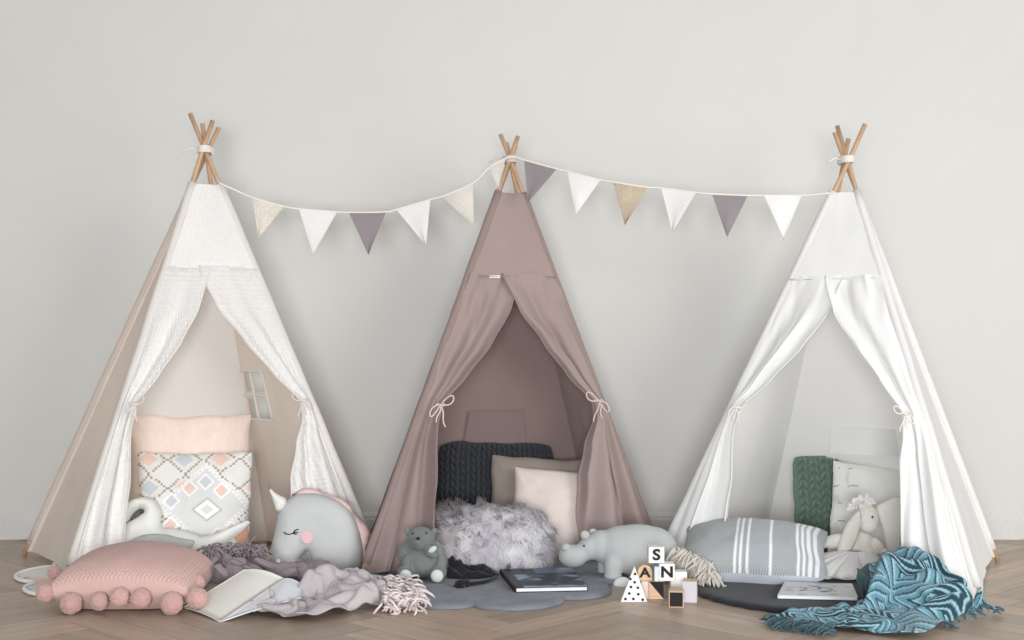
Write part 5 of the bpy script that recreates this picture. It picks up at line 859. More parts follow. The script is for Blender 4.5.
# pink knitted cushion with pompoms
M_PINK = fabric('dusty pink knit', (204, 172, 165), var=.05, scale=260, bump=.4)
def moss(x, y):
    return 0.0058*math.sin(x*2*PI/.0145)*math.sin(y*2*PI/.016)+.0014*abs(math.sin(x*PI/.0145))
PKL = lambda v: v
pk = thing('knitted_cushion', (-1.345, 4.86, 0), 'dusty pink knitted cushion edged with round pompoms, lying on the floor at the left', 'cushion')
V, Fc, U = [], [], []
nn = 190
def pink_pt(u, v, side):
    x = u*.237*(1-.03*(1-v*v)); y = v*.215*(1-.03*(1-u*u)); q = max(0, (1-u**2)*(1-v**2))
    zs = .072+.010*(1-abs(u))-.012*abs(u)**6
    top = .108*q**.33*(1+.1*v); botm = min(zs-.004, .078*(q*3)**.5)
    z = zs+top+.004*nz(x*12, y*12, 5)*q**.5+(moss(x, y) if q > .01 else 0) if side > 0 else zs-botm
    return Vector((-1.305+x, 4.845+y+.02*x, max(z, .003)))
for side in (1, -1):
    off = len(V)
    for j in range(nn):
        for i in range(nn):
            u, v = i/(nn-1)*2-1, j/(nn-1)*2-1; u = math.sin(u*PI/2); v = math.sin(v*PI/2); V.append(pink_pt(u, v, side)); U.append((u, v))
    g = grid_faces(nn, nn, off); Fc += g if side > 0 else [tuple(reversed(q)) for q in g]
mesh('knit_cover', V, Fc, M_PINK, pk, uvs=U)
M_POM = fabric('pink pompom yarn', (198, 158, 152), var=.10, scale=300, bump=1.0, sheen=.4)
def pompom(c, r):
    bm = bmesh.new(); bmesh.ops.create_icosphere(bm, subdivisions=4, radius=1); V = []
    s = random.random()*50
    for v in bm.verts:
        n = v.co.normalized(); k = 1+.10*nz(n.x*3+s, n.y*3, n.z*3)+.13*nz(n.x*11+s, n.y*11, n.z*11); V.append(Vector(c)+n*r*k)
    Fc = [tuple(v.index for v in f.verts) for f in bm.faces]; bm.free(); return mesh('pompom', V, Fc, M_POM, pk)
for px, py, r in ((42, 595, .030), (70, 604, .036), (98, 602, .030), (119, 598, .032), (140, 599, .033), (171, 604, .037), (195, 600, .035)):
    D = 4.60; pompom(P(px, py, D)+Vector((0, .012 if 50 < px < 190 else .03, 0)), r)
for px, py, D, r in ((196, 583, 4.80, .030), (198, 572, 4.95, .030), (55, 573, 5.0, .026)): pompom(P(px, py, D), r)

# throws
def throw(data, up, fn_map, mat, label, cat, colorf=None, fringe=None, fr_mat=None, thick=.004, name='throw_blanket', base=None, soft=1):
    a = cloth_grid(data, up, soft); m_, n_ = a.shape[:2]; a = fn_map(a); V = a.reshape(-1, 3)
    cols = None
    if colorf: cols = [colorf(i/(n_-1), j/(m_-1)) for j in range(m_) for i in range(n_)]
    o = mesh(name, V, grid_faces(n_, m_), mat, None, base=base, cols=cols); tag(o, label, cat)
    mod(o, 'SOLIDIFY', thickness=thick, offset=1)
    if fringe:
        roots, dirs = [], []
        for (edge, t0, t1, cnt, L_, r) in fringe:
            for k in range(cnt):
                t = t0+(t1-t0)*k/cnt
                if edge == 'i0': p, q = a[int(t*(m_-1)), 0], a[int(t*(m_-1)), 5]
                elif edge == 'i1': p, q = a[int(t*(m_-1)), -1], a[int(t*(m_-1)), -6]
                elif edge == 'j0': p, q = a[0, int(t*(n_-1))], a[5, int(t*(n_-1))]
                else: p, q = a[-1, int(t*(n_-1))], a[-6, int(t*(n_-1))]
                for s in range(2): roots.append(tuple(p+rng.normal(0, .004, 3)*[1, 1, .3]+[0, 0, .004])); dirs.append(tuple(p-q+rng.normal(0, .008, 3)))
        V, Fc = drape_strands(roots, dirs, fringe[0][5], fringe[0][4], sag=.7, curl=.7); mesh('fringe', V, Fc, fr_mat or mat, o)
    return o
def place(x0, x1, y0, y1, zt, z0=.004, rot=False, flipx=False, flipy=False, zf=None):
    def g(a):
        a = a.copy()
        if flipx: a[..., 0] = 1-a[..., 0]
        if flipy: a[..., 1] = 1-a[..., 1]
        if rot: a[..., [0, 1]] = a[..., [1, 0]]
        X = a[..., 0]; Y = a[..., 1]; Zz = a[..., 2]
        k = zt if zf is None else zf(X, Y)
        return np.stack([x0+(x1-x0)*X, y0+(y1-y0)*Y, z0+np.maximum(Zz, 0)*k], -1)
    return g
M_TG = fabric('light grey woven throw', (182, 175, 177), var=.1, scale=350, bump=.5); M_TF = fabric('pale cotton fringe', (220, 210, 208), var=.1)
throw(CLOTH_GREY, 2, place(-1.0, -.36, 4.48, 5.0, .125, .006), M_TG, 'light grey crumpled throw with pale fringe in front of the unicorn cushion', 'blanket', fringe=None, base=(-.65, 4.75, 0))
o = bpy.data.objects['throw_blanket']
roots, dirs = [], []
for k in range(300):
    t = random.random(); x = -.43+.13*random.random()-.05*t; y = 4.60+.36*t; roots.append((x, y, .02+.05*random.random())); dirs.append((1.0, random.uniform(-1.1, .6), random.uniform(-.3, .5)))
V, Fc = drape_strands(roots, dirs, .0042, .07, sag=.8, curl=1.5); mesh('fringe', V, Fc, M_TF, o)
M_MG = fabric('mauve grey woven throw', (142, 130, 134), var=.06, scale=350, bump=.5); M_MF2 = fabric('mauve grey fringe', (146, 134, 140), var=.12)
o = throw(CLOTH_MAUVE, 2, place(-1.13, -.58, 4.96, 5.22, .14, .018, zf=lambda X, Y: .135-.085*X), M_MG, 'mauve grey crumpled throw with fringe between the swan and unicorn cushions', 'blanket', base=(-.93, 5.12, 0))
roots, dirs = [], []
for k in range(150):
    roots.append((-1.13+.22*random.random(), 5.13+.08*random.random(), .11+.03*random.random())); dirs.append((random.uniform(-1, 1), random.uniform(-1, .2), random.uniform(-.2, .6)))
V, Fc = drape_strands(roots, dirs, 0.0036, .05, sag=.9, curl=.9, zmin=.09); mesh('fringe', V, Fc, M_MF2, o)

# open book
def sheet(name, quad, mat, parent, bulge=.012, n=14, thick=.004, crv=0):
    A, B, Cq, Dq = [Vector(q) for q in quad]; V = []; nrm = (B-A).cross(Dq-A).normalized()
    if nrm.z < 0: nrm = -nrm
    for s in (0, 1):
        for j in range(n):
            for i in range(n):
                u, v = i/(n-1), j/(n-1); p = A.lerp(B, u).lerp(Dq.lerp(Cq, u), v)+nrm*(bulge*math.sin(PI*u)*(.6+.4*v)+crv*math.sin(PI*v)); V.append(p-Vector((0, 0, thick*s)))
    rim = [i for i in range(n)]+[j*n+n-1 for j in range(1, n)]+[(n-1)*n+i for i in range(n-2, -1, -1)]+[j*n for j in range(n-2, 0, -1)]
    Fc = grid_faces(n, n)+[tuple(reversed(f)) for f in grid_faces(n, n, n*n)]+[(rim[k], rim[(k+1) % len(rim)], rim[(k+1) % len(rim)]+n*n, rim[k]+n*n) for k in range(len(rim))]
    return mesh(name, V, Fc, mat, parent)
M_PG = fabric('cream paper', (240, 238, 230), var=.01, bump=0, rough=.7, sheen=0); M_PG2 = fabric('white paper', (236, 238, 244), var=.01, bump=0, rough=.6, sheen=0)
bk = thing('open_book', (-.95, 4.75, 0), 'open book with blank cream pages resting on the light grey throw', 'book')
A, B, Cc_, Dd = G(183, 607, .004), G(220, 621, .004), P(284, 578, 4.83), P(244, 569.5, 4.93)
sheet('page_block', [A, B, Cc_, Dd], M_PG, bk, .014)
E_, F_ = G(301, 597, .055), P(303, 585, 4.76)
sheet('page_block', [B+Vector((.004, 0, 0)), E_, F_, Cc_+Vector((.004, 0, 0))], M_PG2, bk, .008)
sheet('book_cover', [A+Vector((0, 0, -.002)), B+Vector((0, 0, -.002)), Cc_+Vector((0, 0, -.010)), Dd+Vector((0, 0, -.010))], plain('white card cover', (228, 228, 226)), bk, .012, thick=.002)
# pastel folded muslin behind the grey throw
def pastel(u, v):
    b_ = np.array(lin((224, 218, 210))[:3]); k = nz(u*5, v*5, 3)
    if k > .05: b_ = b_+(np.array(lin((236, 190, 166))[:3])-b_)*min(1, (k-.05)*4)
    if k < -.1: b_ = b_+(np.array(lin((176, 212, 212))[:3])-b_)*min(1, (-k-.1)*4)
    return b_
V, Cl = [], []; na, nb = 60, 36
for j in range(nb):
    for i in range(na):
        u, v = i/(na-1), j/(nb-1); x = -.88+.40*u+.03*nz(v*3, 1); y = 4.98+.22*v+.05*nz(u*3, v*2, 6); e = min(1, u*8, (1-u)*5, v*5, (1-v)*6)
        z = .02+.022*e*(.6+.6*nz(u*3, v*4, 2)+.25*math.sin(v*15+u*6))*(1-.5*u); V.append((x, y, max(z, .018))); Cl.append(pastel(u, v))
o = mesh('muslin_cloth', V, grid_faces(na, nb), M_W, None, base=(-.7, 5.05, .015), cols=Cl); tag(o, 'pastel printed muslin cloth lying flat under the unicorn cushion', 'cloth'); mod(o, 'SOLIDIFY', thickness=.004, offset=-1)

# ------------------------------------------------------------ middle tent
def cloud(a):
    d = math.degrees(a); k = ((d+93) % 36)/36; s = 1.0
    lobe = .478+.088*math.sin(PI*k)**.55
    return lobe*(1-.17*max(0, -math.cos(a))**1.5)*(1-.05*max(0, math.cos(a)))*(1+.13*max(0, -math.sin(a)-.5)*2)*(1+.0*s)
M_FELT = fabric('mid grey felt', (124, 129, 137), var=.16, scale=420, bump=.8, big=14)
disc('scalloped_rug', -.10, 5.28, cloud, .016, M_FELT, 'grey felt rug with scalloped cloud edge in front of the mauve tent', 'rug', rings=30, seg=240)
M_CH = fabric('charcoal chunky wool', (54, 56, 63), var=.12, scale=380, bump=.6)
o = cushion('cushion', (-.07, 5.885, .235), .50, .45, .11, (math.radians(12), math.radians(2), math.radians(-1)), M_CH, n=230, pinch=.02, rnd=.08, wr=.008, seed=5, power=.36, disp=knit(.044, .034, .027), base=(-.075, 5.86, .02)); tag(o, 'charcoal chunky cable knit cushion at the back of the mauve tent', 'cushion')
M_TP = fabric('taupe velvet', (148, 137, 129), var=.05, scale=300)
o = cushion('cushion', (.14, 5.79, .205), .48, .40, .10, (math.radians(13), math.radians(-2), math.radians(-3)), M_TP, n=56, pinch=.05, wr=.007, seed=11, base=(.135, 5.73, .02)); tag(o, 'taupe velvet cushion between the charcoal knit and blush cushions', 'cushion')
M_BL = fabric('pale blush linen', (226, 212, 206), var=.03, scale=300)
o = cushion('cushion', (.21, 5.695, .182), .43, .365, .10, (math.radians(14), math.radians(-4), math.radians(-3)), M_BL, n=56, pinch=.055, wr=.009, seed=15, base=(.2, 5.58, .02)); tag(o, 'pale blush linen cushion in front of the taupe cushion in the mauve tent', 'cushion')

# long haired fur cushion
fc = thing('fur_cushion', (-.10, 5.44, 0), 'shaggy grey and white fur cushion lying in front of the mauve tent', 'cushion')
lean = math.radians(48); ctr = Vector((-.115, 5.42, .122)); RM = rot_cushion(lean, math.radians(3), math.radians(-3)); fw, fh, ft = .56, .32, .20
M_SKIN = fabric('fur backing', (200, 195, 200), var=.1)
cushion('backing', ctr, fw-.03, fh-.03, ft-.03, None, M_SKIN, parent=fc, n=40, pinch=.0, rnd=.14, wr=.004, seed=2, power=.35, M=RM)
f = cushion_fn(fw-.03, fh-.03, ft-.03, pinch=0, rnd=.14, wr=.004, seed=2, power=.35)
V, Fc, Cl, Nn = [], [], [], []
cA, cB, cCc = np.array(lin((252, 251, 253))[:3]), np.array(lin((236, 232, 238))[:3]), np.array(lin((196, 182, 178))[:3])
for k in range(30000):
    side = 1 if random.random() < .85 else -1; u, v = random.uniform(-1, 1), random.uniform(-1, 1)
    if random.random() < .3:
        if random.random() < .5: u = math.copysign(1-random.random()**2*.2, u)
        else: v = math.copysign(1-random.random()**2*.2, v)
    p = Vector(f(u, v, side)); e = .02; pu = Vector(f(min(1, u+e), v, side))-Vector(f(max(-1, u-e), v, side)); pv = Vector(f(u, min(1, v+e), side))-Vector(f(u, max(-1, v-e), side))
    n = pu.cross(pv); n = n*side if n.length > 1e-9 else Vector((0, 0, side)); n.normalize()
    n = (n+Vector((u*abs(u)*.8, v*abs(v)*.8, 0))).normalized()
    cl = Vector((nz(p.x*26, p.y*26, 1), nz(p.x*26, p.y*26, 7), nz(p.x*26, p.y*26, 13)))*1.7; cl2 = Vector((nz(p.x*7, p.y*7, 21), nz(p.x*7, p.y*7, 27), 0))*1.2
    d = (n*.75+cl+cl2+Vector((0, -.55, 0))).normalized(); d2 = (d+Vector((0, -.5, -.25))+cl*.5).normalized(); L_ = random.uniform(.022, .042); w = .0010
    p = RM@p+ctr; d = RM@d; d2 = RM@d2; s = d.cross(Vector((random.uniform(-1, 1), random.uniform(-1, 1), random.uniform(-1, 1)))).normalized()*w; wn = (RM@n+Vector((0, 0, .25))+d*.35).normalized()
    if s.cross(d).dot(wn) < 0: s = -s
    m1 = p+d*L_*.5; m2 = m1+d2*L_*.55
    for q in (m1, m2): q.z = max(q.z, .018)
    b0 = len(V); V += [p-s, p+s, m1-s*.9, m1+s*.9, m2]; Fc += [(b0, b0+1, b0+3, b0+2), (b0+2, b0+3, b0+4)]
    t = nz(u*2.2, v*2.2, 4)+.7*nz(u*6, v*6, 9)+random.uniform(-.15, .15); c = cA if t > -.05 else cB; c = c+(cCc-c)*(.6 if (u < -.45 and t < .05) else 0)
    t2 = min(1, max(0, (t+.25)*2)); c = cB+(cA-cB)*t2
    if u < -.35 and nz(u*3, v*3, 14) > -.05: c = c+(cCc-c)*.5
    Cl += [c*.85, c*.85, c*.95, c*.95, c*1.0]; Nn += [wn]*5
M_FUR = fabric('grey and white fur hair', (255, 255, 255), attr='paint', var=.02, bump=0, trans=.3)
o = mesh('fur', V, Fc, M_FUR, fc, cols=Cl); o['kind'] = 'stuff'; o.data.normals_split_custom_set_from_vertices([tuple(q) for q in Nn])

# ------------------------------------------------------------ soft toys
def ell(px, py, D, rx, ry, rd, rot=None):     # ellipsoid traced in the photo: radii in pixels at depth D
    k = D/F; r = (rx*k, rd*k, ry*k); c = P(px, py, D)
    return (c, r, rot) if rot else (c, r)
M_BEAR = fabric('grey green knit plush', (122, 127, 124), var=.18, scale=420, bump=.9); M_BPAD = fabric('pale plush', (206, 212, 208), var=.05, scale=420, bump=.6)
M_DARK = fabric('black thread', (26, 26, 28), scale=400)
D = 5.155
bear = thing('plush_bear', (P(421, 0, D).x, D, .016), 'small grey plush bear sitting on the grey scalloped rug', 'soft toy')
blob('body', [ell(421, 559, D, 17, 19, 15), ell(421, 550, D, 15, 13, 12), ell(421, 539, D-.02, 14.5, 12.5, 12), ell(418.5, 543.5, D-.055, 8, 7, 8), ell(417.5, 542, D-.075, 5, 4.5, 4.5),
    ell(438, 553, D+.0, 7, 13, 8, (0, -.22, 0)), ell(441, 563, D-.02, 6, 9, 7), ell(404.5, 553, D, 6.5, 11, 8, (0, .25, 0)), ell(407, 562, D-.045, 5, 8, 5, (0, .1, 0)),
    ell(431, 553, D-.05, 8, 4.5, 5, (0, .5, 0)), ell(406, 572, D-.03, 9, 8, 14), ell(438, 572, D-.03, 9, 8, 14), ell(406, 575, D-.075, 6.2, 6.2, 5), ell(437.5, 575, D-.075, 6.4, 6.4, 5)], M_BEAR, bear, vox=.0035, smooth=4)
for px in (407, 434.5): blob('ear', [ell(px, 530.5, D-.01, 3.4, 2.8, 2.2), ell(px+(2 if px < 420 else -2), 533, D-.01, 3.2, 3.4, 2.6)], M_BEAR, bear, vox=.003, smooth=2)
ball('nose', P(418, 538.5, D-.092), (.0065, .005, .0055), M_DARK, bear)
for px, py in ((412.5, 533.5), (426.5, 533)): ball('eye', P(px, py, D-.066 if px < 420 else D-.062), (.0036, .003, .0036), M_DARK, bear)
for px, py in ((405.5, 576), (437, 576)): ball('foot_pad', P(px, py, D-.094), (.0235, .012, .0235), M_BPAD, bear)
for c, r, t in ((P(432.5, 549.5, D-.086), (.018, .012, .011), (0, -.6, 0)),): ball('paw', c, r, M_BPAD, bear, rot=t)

M_HIPPO = fabric('light grey jersey plush', (184, 187, 187), var=.06, scale=420, bump=.5)
D = 5.24
hippo = thing('plush_hippo', (P(625, 0, D).x, D, 0), 'big light grey plush hippo standing behind the letter blocks', 'soft toy')
blob('body', [ell(637, 549.5, D, 40.5, 25.5, 24), ell(622, 548.5, D, 27, 23, 22), ell(653, 550.5, D, 25, 24, 23), ell(602, 546, D, 17, 16, 16, (0, .5, 0)), ell(589, 548, D-.01, 11.5, 13, 12, (0, .6, 0)), ell(573, 556, D-.02, 15, 11.5, 13), ell(568, 552, D-.02, 8.5, 8, 11),
    ell(613, 567, D-.055, 9, 14, 8.5), ell(613, 576, D-.055, 9.5, 6.5, 10), ell(605, 567, D+.06, 8, 13, 8), ell(662, 568, D-.045, 10, 15, 9), ell(662, 577, D-.05, 10.5, 6.5, 11), ell(668, 568, D+.06, 8, 13, 8)], M_HIPPO, hippo, vox=.0045, smooth=22)
for px, py, dy in ((585, 535, -.045), (593, 533, .03)): blob('ear', [ell(px, py, D+dy, 4.8, 4.6, 3, (0, .4, 0))], M_HIPPO, hippo, vox=.003, smooth=2)
for px, dy in ((566, -.045), (570, .02)): blob('nostril_bump', [ell(px, 547.5, D+dy, 5, 4.2, 4.5)], M_HIPPO, hippo, vox=.003, smooth=2)
ball('eye', P(584, 546, D-.073), (.0036, .003, .0036), M_DARK, hippo)
ball('foot_pad', P(622.5, 584, D-.125), (.034, .018, .026), fabric('white plush', (226, 228, 230)), hippo)

# black drawstring pouch with its tassel
M_BB = fabric('black cotton jersey', (34, 32, 36), var=.12, scale=350, bump=.5)
pouch = thing('drawstring_pouch', (-.19, 5.17, .016), 'small black cloth pouch with a tassel cord beside the plush bear', 'pouch')
V = []; na, nb = 54, 34
for j in range(nb):
    for i in range(na):
        u, v = i/(na-1), j/(nb-1); cx_ = P(448+50*u, 0, 5.2).x; e = max(0, math.sin(PI*v))**.5; t = 1-u**3
        wid = .11*t+.012; z = .017+(.05*t*(.85+.3*math.sin(u*9+1)))*e*(.8+.6*abs(nz(u*6, v*5, 3)))+.012*math.sin(v*17+u*11)*e*t
        V.append((cx_+.004*math.sin(v*9), 5.28-wid+2*wid*v*.85-.05*u, z))
mesh('bag', V, grid_faces(na, nb), M_BB, pouch)
cord = [G(496, 577, .026), G(488, 581, .026), G(478, 583, .026), G(469, 584, .026)]; cord = [Vector((p.x, p.y, .026)) for p in cord]
V, Fc = tube_pts(catmull([tuple(p) for p in cord], 4, False), .0075, 8); mesh('cord', V, Fc, M_BB, pouch)
V, Fc = drape_strands([tuple(cord[-1]+Vector((0, random.uniform(-.018, .018), random.uniform(-.006, .014)))) for k in range(44)], [(-1, random.uniform(-.5, .5), random.uniform(-.3, .4)) for k in range(44)], .005, .05, zmin=.02, sag=.2); mesh('tassel', V, Fc, M_BB, pouch)

# ------------------------------------------------------------ books
def paint_sheet(name, quad, colf, parent, n=60, thick=.0012, lift=0):
    A, B, Cq, Dq = [Vector(q)+Vector((0, 0, lift)) for q in quad]; V, Cl = [], []
    for j in range(n):
        for i in range(n):
            u, v = i/(n-1), j/(n-1); V.append(A.lerp(B, u).lerp(Dq.lerp(Cq, u), v)); Cl.append(colf(u, v))
    return mesh(name, V, grid_faces(n, n), M_COVER, parent, cols=Cl, smooth=False)
M_COVER = fabric('printed cover', (255, 255, 255), attr='paint', var=.0, bump=0, rough=.35, sheen=0)
def closed_book(name, quad, h, label, colf, edge_mat, page_mat, spine_mat, base):
    root = thing(name, base, label, 'book'); A, B, Cq, Dq = [Vector(q) for q in quad]; c = (A+B+Cq+Dq)/4; up = Vector((0, 0, 1))
    def slab(nm, sc, z0, z1, mt):
        q = [c+(p-c)*sc for p in (A, B, Cq, Dq)]; V = [p+up*z0 for p in q]+[p+up*z1 for p in q]
        return mesh(nm, V, [(3, 2, 1, 0), (4, 5, 6, 7), (0, 1, 5, 4), (1, 2, 6, 5), (2, 3, 7, 6), (3, 0, 4, 7)], mt, root, smooth=False)
    slab('back_cover', 1.0, 0, .0018, edge_mat); slab('page_block', .975, .0018, h-.0018, page_mat); fc_ = slab('front_cover', 1.0, h-.0018, h, edge_mat)
    paint_sheet('cover_picture', quad, colf, fc_, lift=h+.0004)
    d = (B-A)*.02; V = [A-d*.3, A+d, Dq+d, Dq-d*.3]; V = [p for p in V]+[p+up*(h+.001) for p in V]
    mesh('spine', V, [(3, 2, 1, 0), (4, 5, 6, 7), (0, 1, 5, 4), (1, 2, 6, 5), (2, 3, 7, 6), (3, 0, 4, 7)], spine_mat, root, smooth=False); return root
def sea(u, v):
    b_ = np.array(lin((44, 54, 64))[:3]); k = nz(u*2.5, v*6, 5)+.5*nz(u*6, v*15, 2)
    if v > .72: b_ = np.array(lin((96, 120, 144))[:3])*(1+.5*nz(u*4, v*9)) if u > .45 else b_
    if u < .12: return np.array(lin((36, 32, 40))[:3])
    if k > .25: b_ = b_+(np.array(lin((150, 172, 192))[:3])-b_)*min(1, (k-.25)*2.2)
    if v < .10 and k > -.3: b_ = b_+(np.array(lin((170, 186, 200))[:3])-b_)*.7
    if .55 < v < .62 and .35 < u < .55 and int(u*60) % 2: b_ = np.array(lin((130, 134, 130))[:3])
    return b_
rz = .018
closed_book('picture_book', [G(515, 592.5, rz), G(588, 591, rz), G(571, 571.5, rz), G(500, 574, rz)], .016, 'dark covered picture book lying on the grey scalloped rug', sea, plain('dark cover board', (40, 38, 46), rough=.4), M_PG2, plain('dark spine', (44, 36, 42), rough=.5), (.12, 5.05, rz))

# ------------------------------------------------------------ wooden blocks
M_BW = wood('pale beech', (222, 190, 156), scale=1.4, axis=0); M_WP = plain('white block paint', (236, 236, 235), rough=.5); M_KP = plain('black block paint', (34, 34, 36), rough=.5); M_LP = plain('pale lilac block paint', (206, 203, 212), rough=.5)
def block(px, py, D, w, h, label, yaw=0.0, d=None, mat=None, name='toy_block'):
    d = d or w; c = P(px, py, D)+Vector((0, d/2, 0)); root = thing(name, (c.x, c.y, c.z-h/2), label, 'toy block', 'wooden toy blocks')
    boxmesh('block_body', c, (w, d, h), mat or M_BW, root, rotz=yaw, bevel=.002)
    R = Matrix.Rotation(yaw, 3, 'Z'); return root, c, R, w, h, d
def face(bk_, mt, name='painted_face', ins=.002, sx=1.0):
    root, c, R, w, h, d = bk_; q = [c+R@Vector((x*(w/2-ins)*sx, -d/2-.0006, z*(h/2-ins))) for x, z in ((-1, -1), (1, -1), (1, 1), (-1, 1))]
    return mesh(name, q, [(0, 1, 2, 3)], mt, root, smooth=False)
def letter(bk_, s, size=.05):
    root, c, R, w, h, d = bk_; M = R@Matrix.Rotation(PI/2, 3, 'X'); text_part('letter', s, size, M_KP, root, c+R@Vector((0, -d/2-.0014, 0)), M, bold=size*.035, sx=1.12)
DB = 4.86
zf = lambda py, D: H-(py-320)*D/F
# bottom row (stands on the floor at z=0)
s1 = .0625
bl = block(656.5, 0, DB, .053, s1, 'wooden block with a black painted triangle, carrying the letter blocks', 0.0)
def reseat(b_, z):   # put a block on height z
    root, c, R, w, h, d = b_; dz = z-(c.z-h/2); root.location.z += dz; return (root, c+Vector((0, 0, dz)), R, w, h, d)
bl = reseat(bl, 0)
r_, c_, R_, w_, h_, d_ = bl
q = [c_+Vector((x*(w_/2-.001), -d_/2-.0008, z*(h_/2-.001))) for x, z in ((-1, 1), (1, -1), (1, 1))]; mesh('painted_triangle', q, [(0, 1, 2)], M_KP, r_, smooth=False)
b2 = reseat(block(677, 0, 4.72, .051, .055, 'small wooden block with a black painted front face, nearest of the pile', -.10), 0); face(b2, M_KP, ins=.0035)
b3 = reseat(block(691, 0, 4.80, .050, .0735, 'wooden block with a pale lilac front, rightmost of the pile', -.18, d=.055), 0); face(b3, M_LP, ins=.001)
b4 = reseat(block(679, 0, 4.90, .058, .088, 'white painted block behind the black faced block', .0, mat=M_WP, d=.05), 0)
b5 = reseat(block(645, 0, 4.865, .026, .062, 'narrow pale pink block between the dotted tree and the triangle block', .0, mat=plain('pale pink block paint', (224, 206, 202)), d=.045), 0)
bA = reseat(block(645, 0, 4.87, .050, .054, 'wooden block with rounded top showing the letter A', .0), s1+.001)
bN = reseat(block(667, 0, 4.86, .054, .060, 'white block with a black letter N on top of the triangle block', .0, mat=M_WP), s1+.001)
# rounded top of the letter A block
r_, c_, R_, w_, h_, d_ = bA; bpy.data.objects.remove([o for o in r_.children][0])
arc = [(-w_/2, -h_/2), (w_/2, -h_/2)]+[(w_/2*math.cos(t), h_/2-w_/2+w_/2*math.sin(t)) for t in [PI*k/18 for k in range(19)]]; n = len(arc)
V = [c_+Vector((x, -d_/2, z)) for x, z in arc]+[c_+Vector((x, d_/2, z)) for x, z in arc]
mesh('block_body', V, [tuple(range(n)), tuple(range(2*n-1, n-1, -1))]+[((i+1) % n, i, n+i, n+(i+1) % n) for i in range(n)], M_BW, r_, smooth=False)
letter(bA, 'A', .046); letter(bN, 'N', .052)
bS = reseat(block(656.5, 0, 4.86, .055, .056, 'white block with a black letter S, topmost of the pile', .0, mat=M_WP), s1+.063); letter(bS, 'S', .052)
bT = block(656.8, 0, 4.848, .016, .05, 'small pale blue block wedged between the letters A and N', .0, mat=plain('pale blue block paint', (214, 224, 232)), d=.03); reseat(bT, s1+.002)
# dotted tree
tr = thing('toy_tree', (P(634, 0, 4.81).x, 4.82, 0), 'white triangular wooden tree with black dots at the left of the letter blocks', 'toy')
A, B, T = [P(*q, 4.81) for q in ((620.8, 602.5), (647.3, 602.5), (634.6, 566.3))]; A.z = B.z = .001; V = [A, B, T]+[p+Vector((0, .022, 0)) for p in (A, B, T)]
mesh('tree_body', V, [(0, 1, 2), (5, 4, 3), (1, 0, 3, 4), (2, 1, 4, 5), (0, 2, 5, 3)], M_WP, tr, smooth=False)
dl = []
for x, y in ((201, 272), (163, 312), (197, 338), (168, 376), (223, 382), (155, 428), (226, 434), (124, 472), (187, 472), (262, 478)):
    c = P(610+x/8, 540+y/8, 4.8088); r = .0048; dl.append(([c+Vector((r*math.cos(a), 0, r*math.sin(a))) for a in [2*PI*k/12 for k in range(12)]], [tuple(range(12))]))
V, Fc = merge(dl); mesh('dots', V, Fc, M_KP, tr, smooth=False)

# ------------------------------------------------------------ right tent
def lobed(a): return .52*(1+.006*math.sin(a*40))
disc('round_rug', 1.15, 5.07, lobed, .018, fabric('dark slate felt', (42, 44, 52), var=.12, scale=420, bump=.6), 'round dark slate felt rug in front of the rightmost tent', 'rug', rings=30, seg=240)
def stripes(u, v, side):
    x = u; base_ = np.array(lin((166, 170, 171))[:3]); wh = np.array(lin((236, 238, 240))[:3])
    if side < 0: return np.array(lin((216, 221, 230))[:3])
    for c, w in ((-.22, .02), (-.14, .02), (-.06, .02), (.25, .018), (.62, .02), (.70, .02), (.78, .02), (.87, .02)):
        if abs(x-c) < w: return wh
    if -.06 < x < .25 or (.62 < x): base_ = np.array(lin((168, 173, 177))[:3])
    k = (math.sin(u*170)*math.sin(v*150)); return base_*(1+.5*k)
M_ST = fabric('striped woven cotton', (255, 255, 255), attr='paint', var=.04, scale=350, bump=.4)
sc_ = thing('striped_cushion', (.92, 5.33, .018), 'blue grey cushion with white stripes and tasselled corners lying on the dark round rug', 'cushion')
RS = Matrix.Rotation(math.radians(-13), 3, 'Z')@rot_cushion(math.radians(74), 0, 0)
cushion('cushion_cover', (.90, 5.21, .108), .55, .40, .21, None, M_ST, parent=sc_, n=110, pinch=.07, wr=.007, seed=21, color=stripes, M=RS, power=.46)
roots, dirs = [], []
for k in range(150):
    t = k/149; p = P(676+36*t, 551+17*t, 5.13-.13*t); roots.append(tuple(p+Vector((random.uniform(-.008, .012), random.uniform(-.01, .01), random.uniform(-.02, .02))))); dirs.append((random.uniform(-.9, .4), -.7, random.uniform(-.8, .3)))
V, Fc = drape_strands(roots, dirs, 0.0052, .078, sag=.9, curl=.8, zmin=.022); mesh('fringe', V, Fc, fabric('oatmeal cotton fringe', (206, 200, 190), var=.1), sc_)

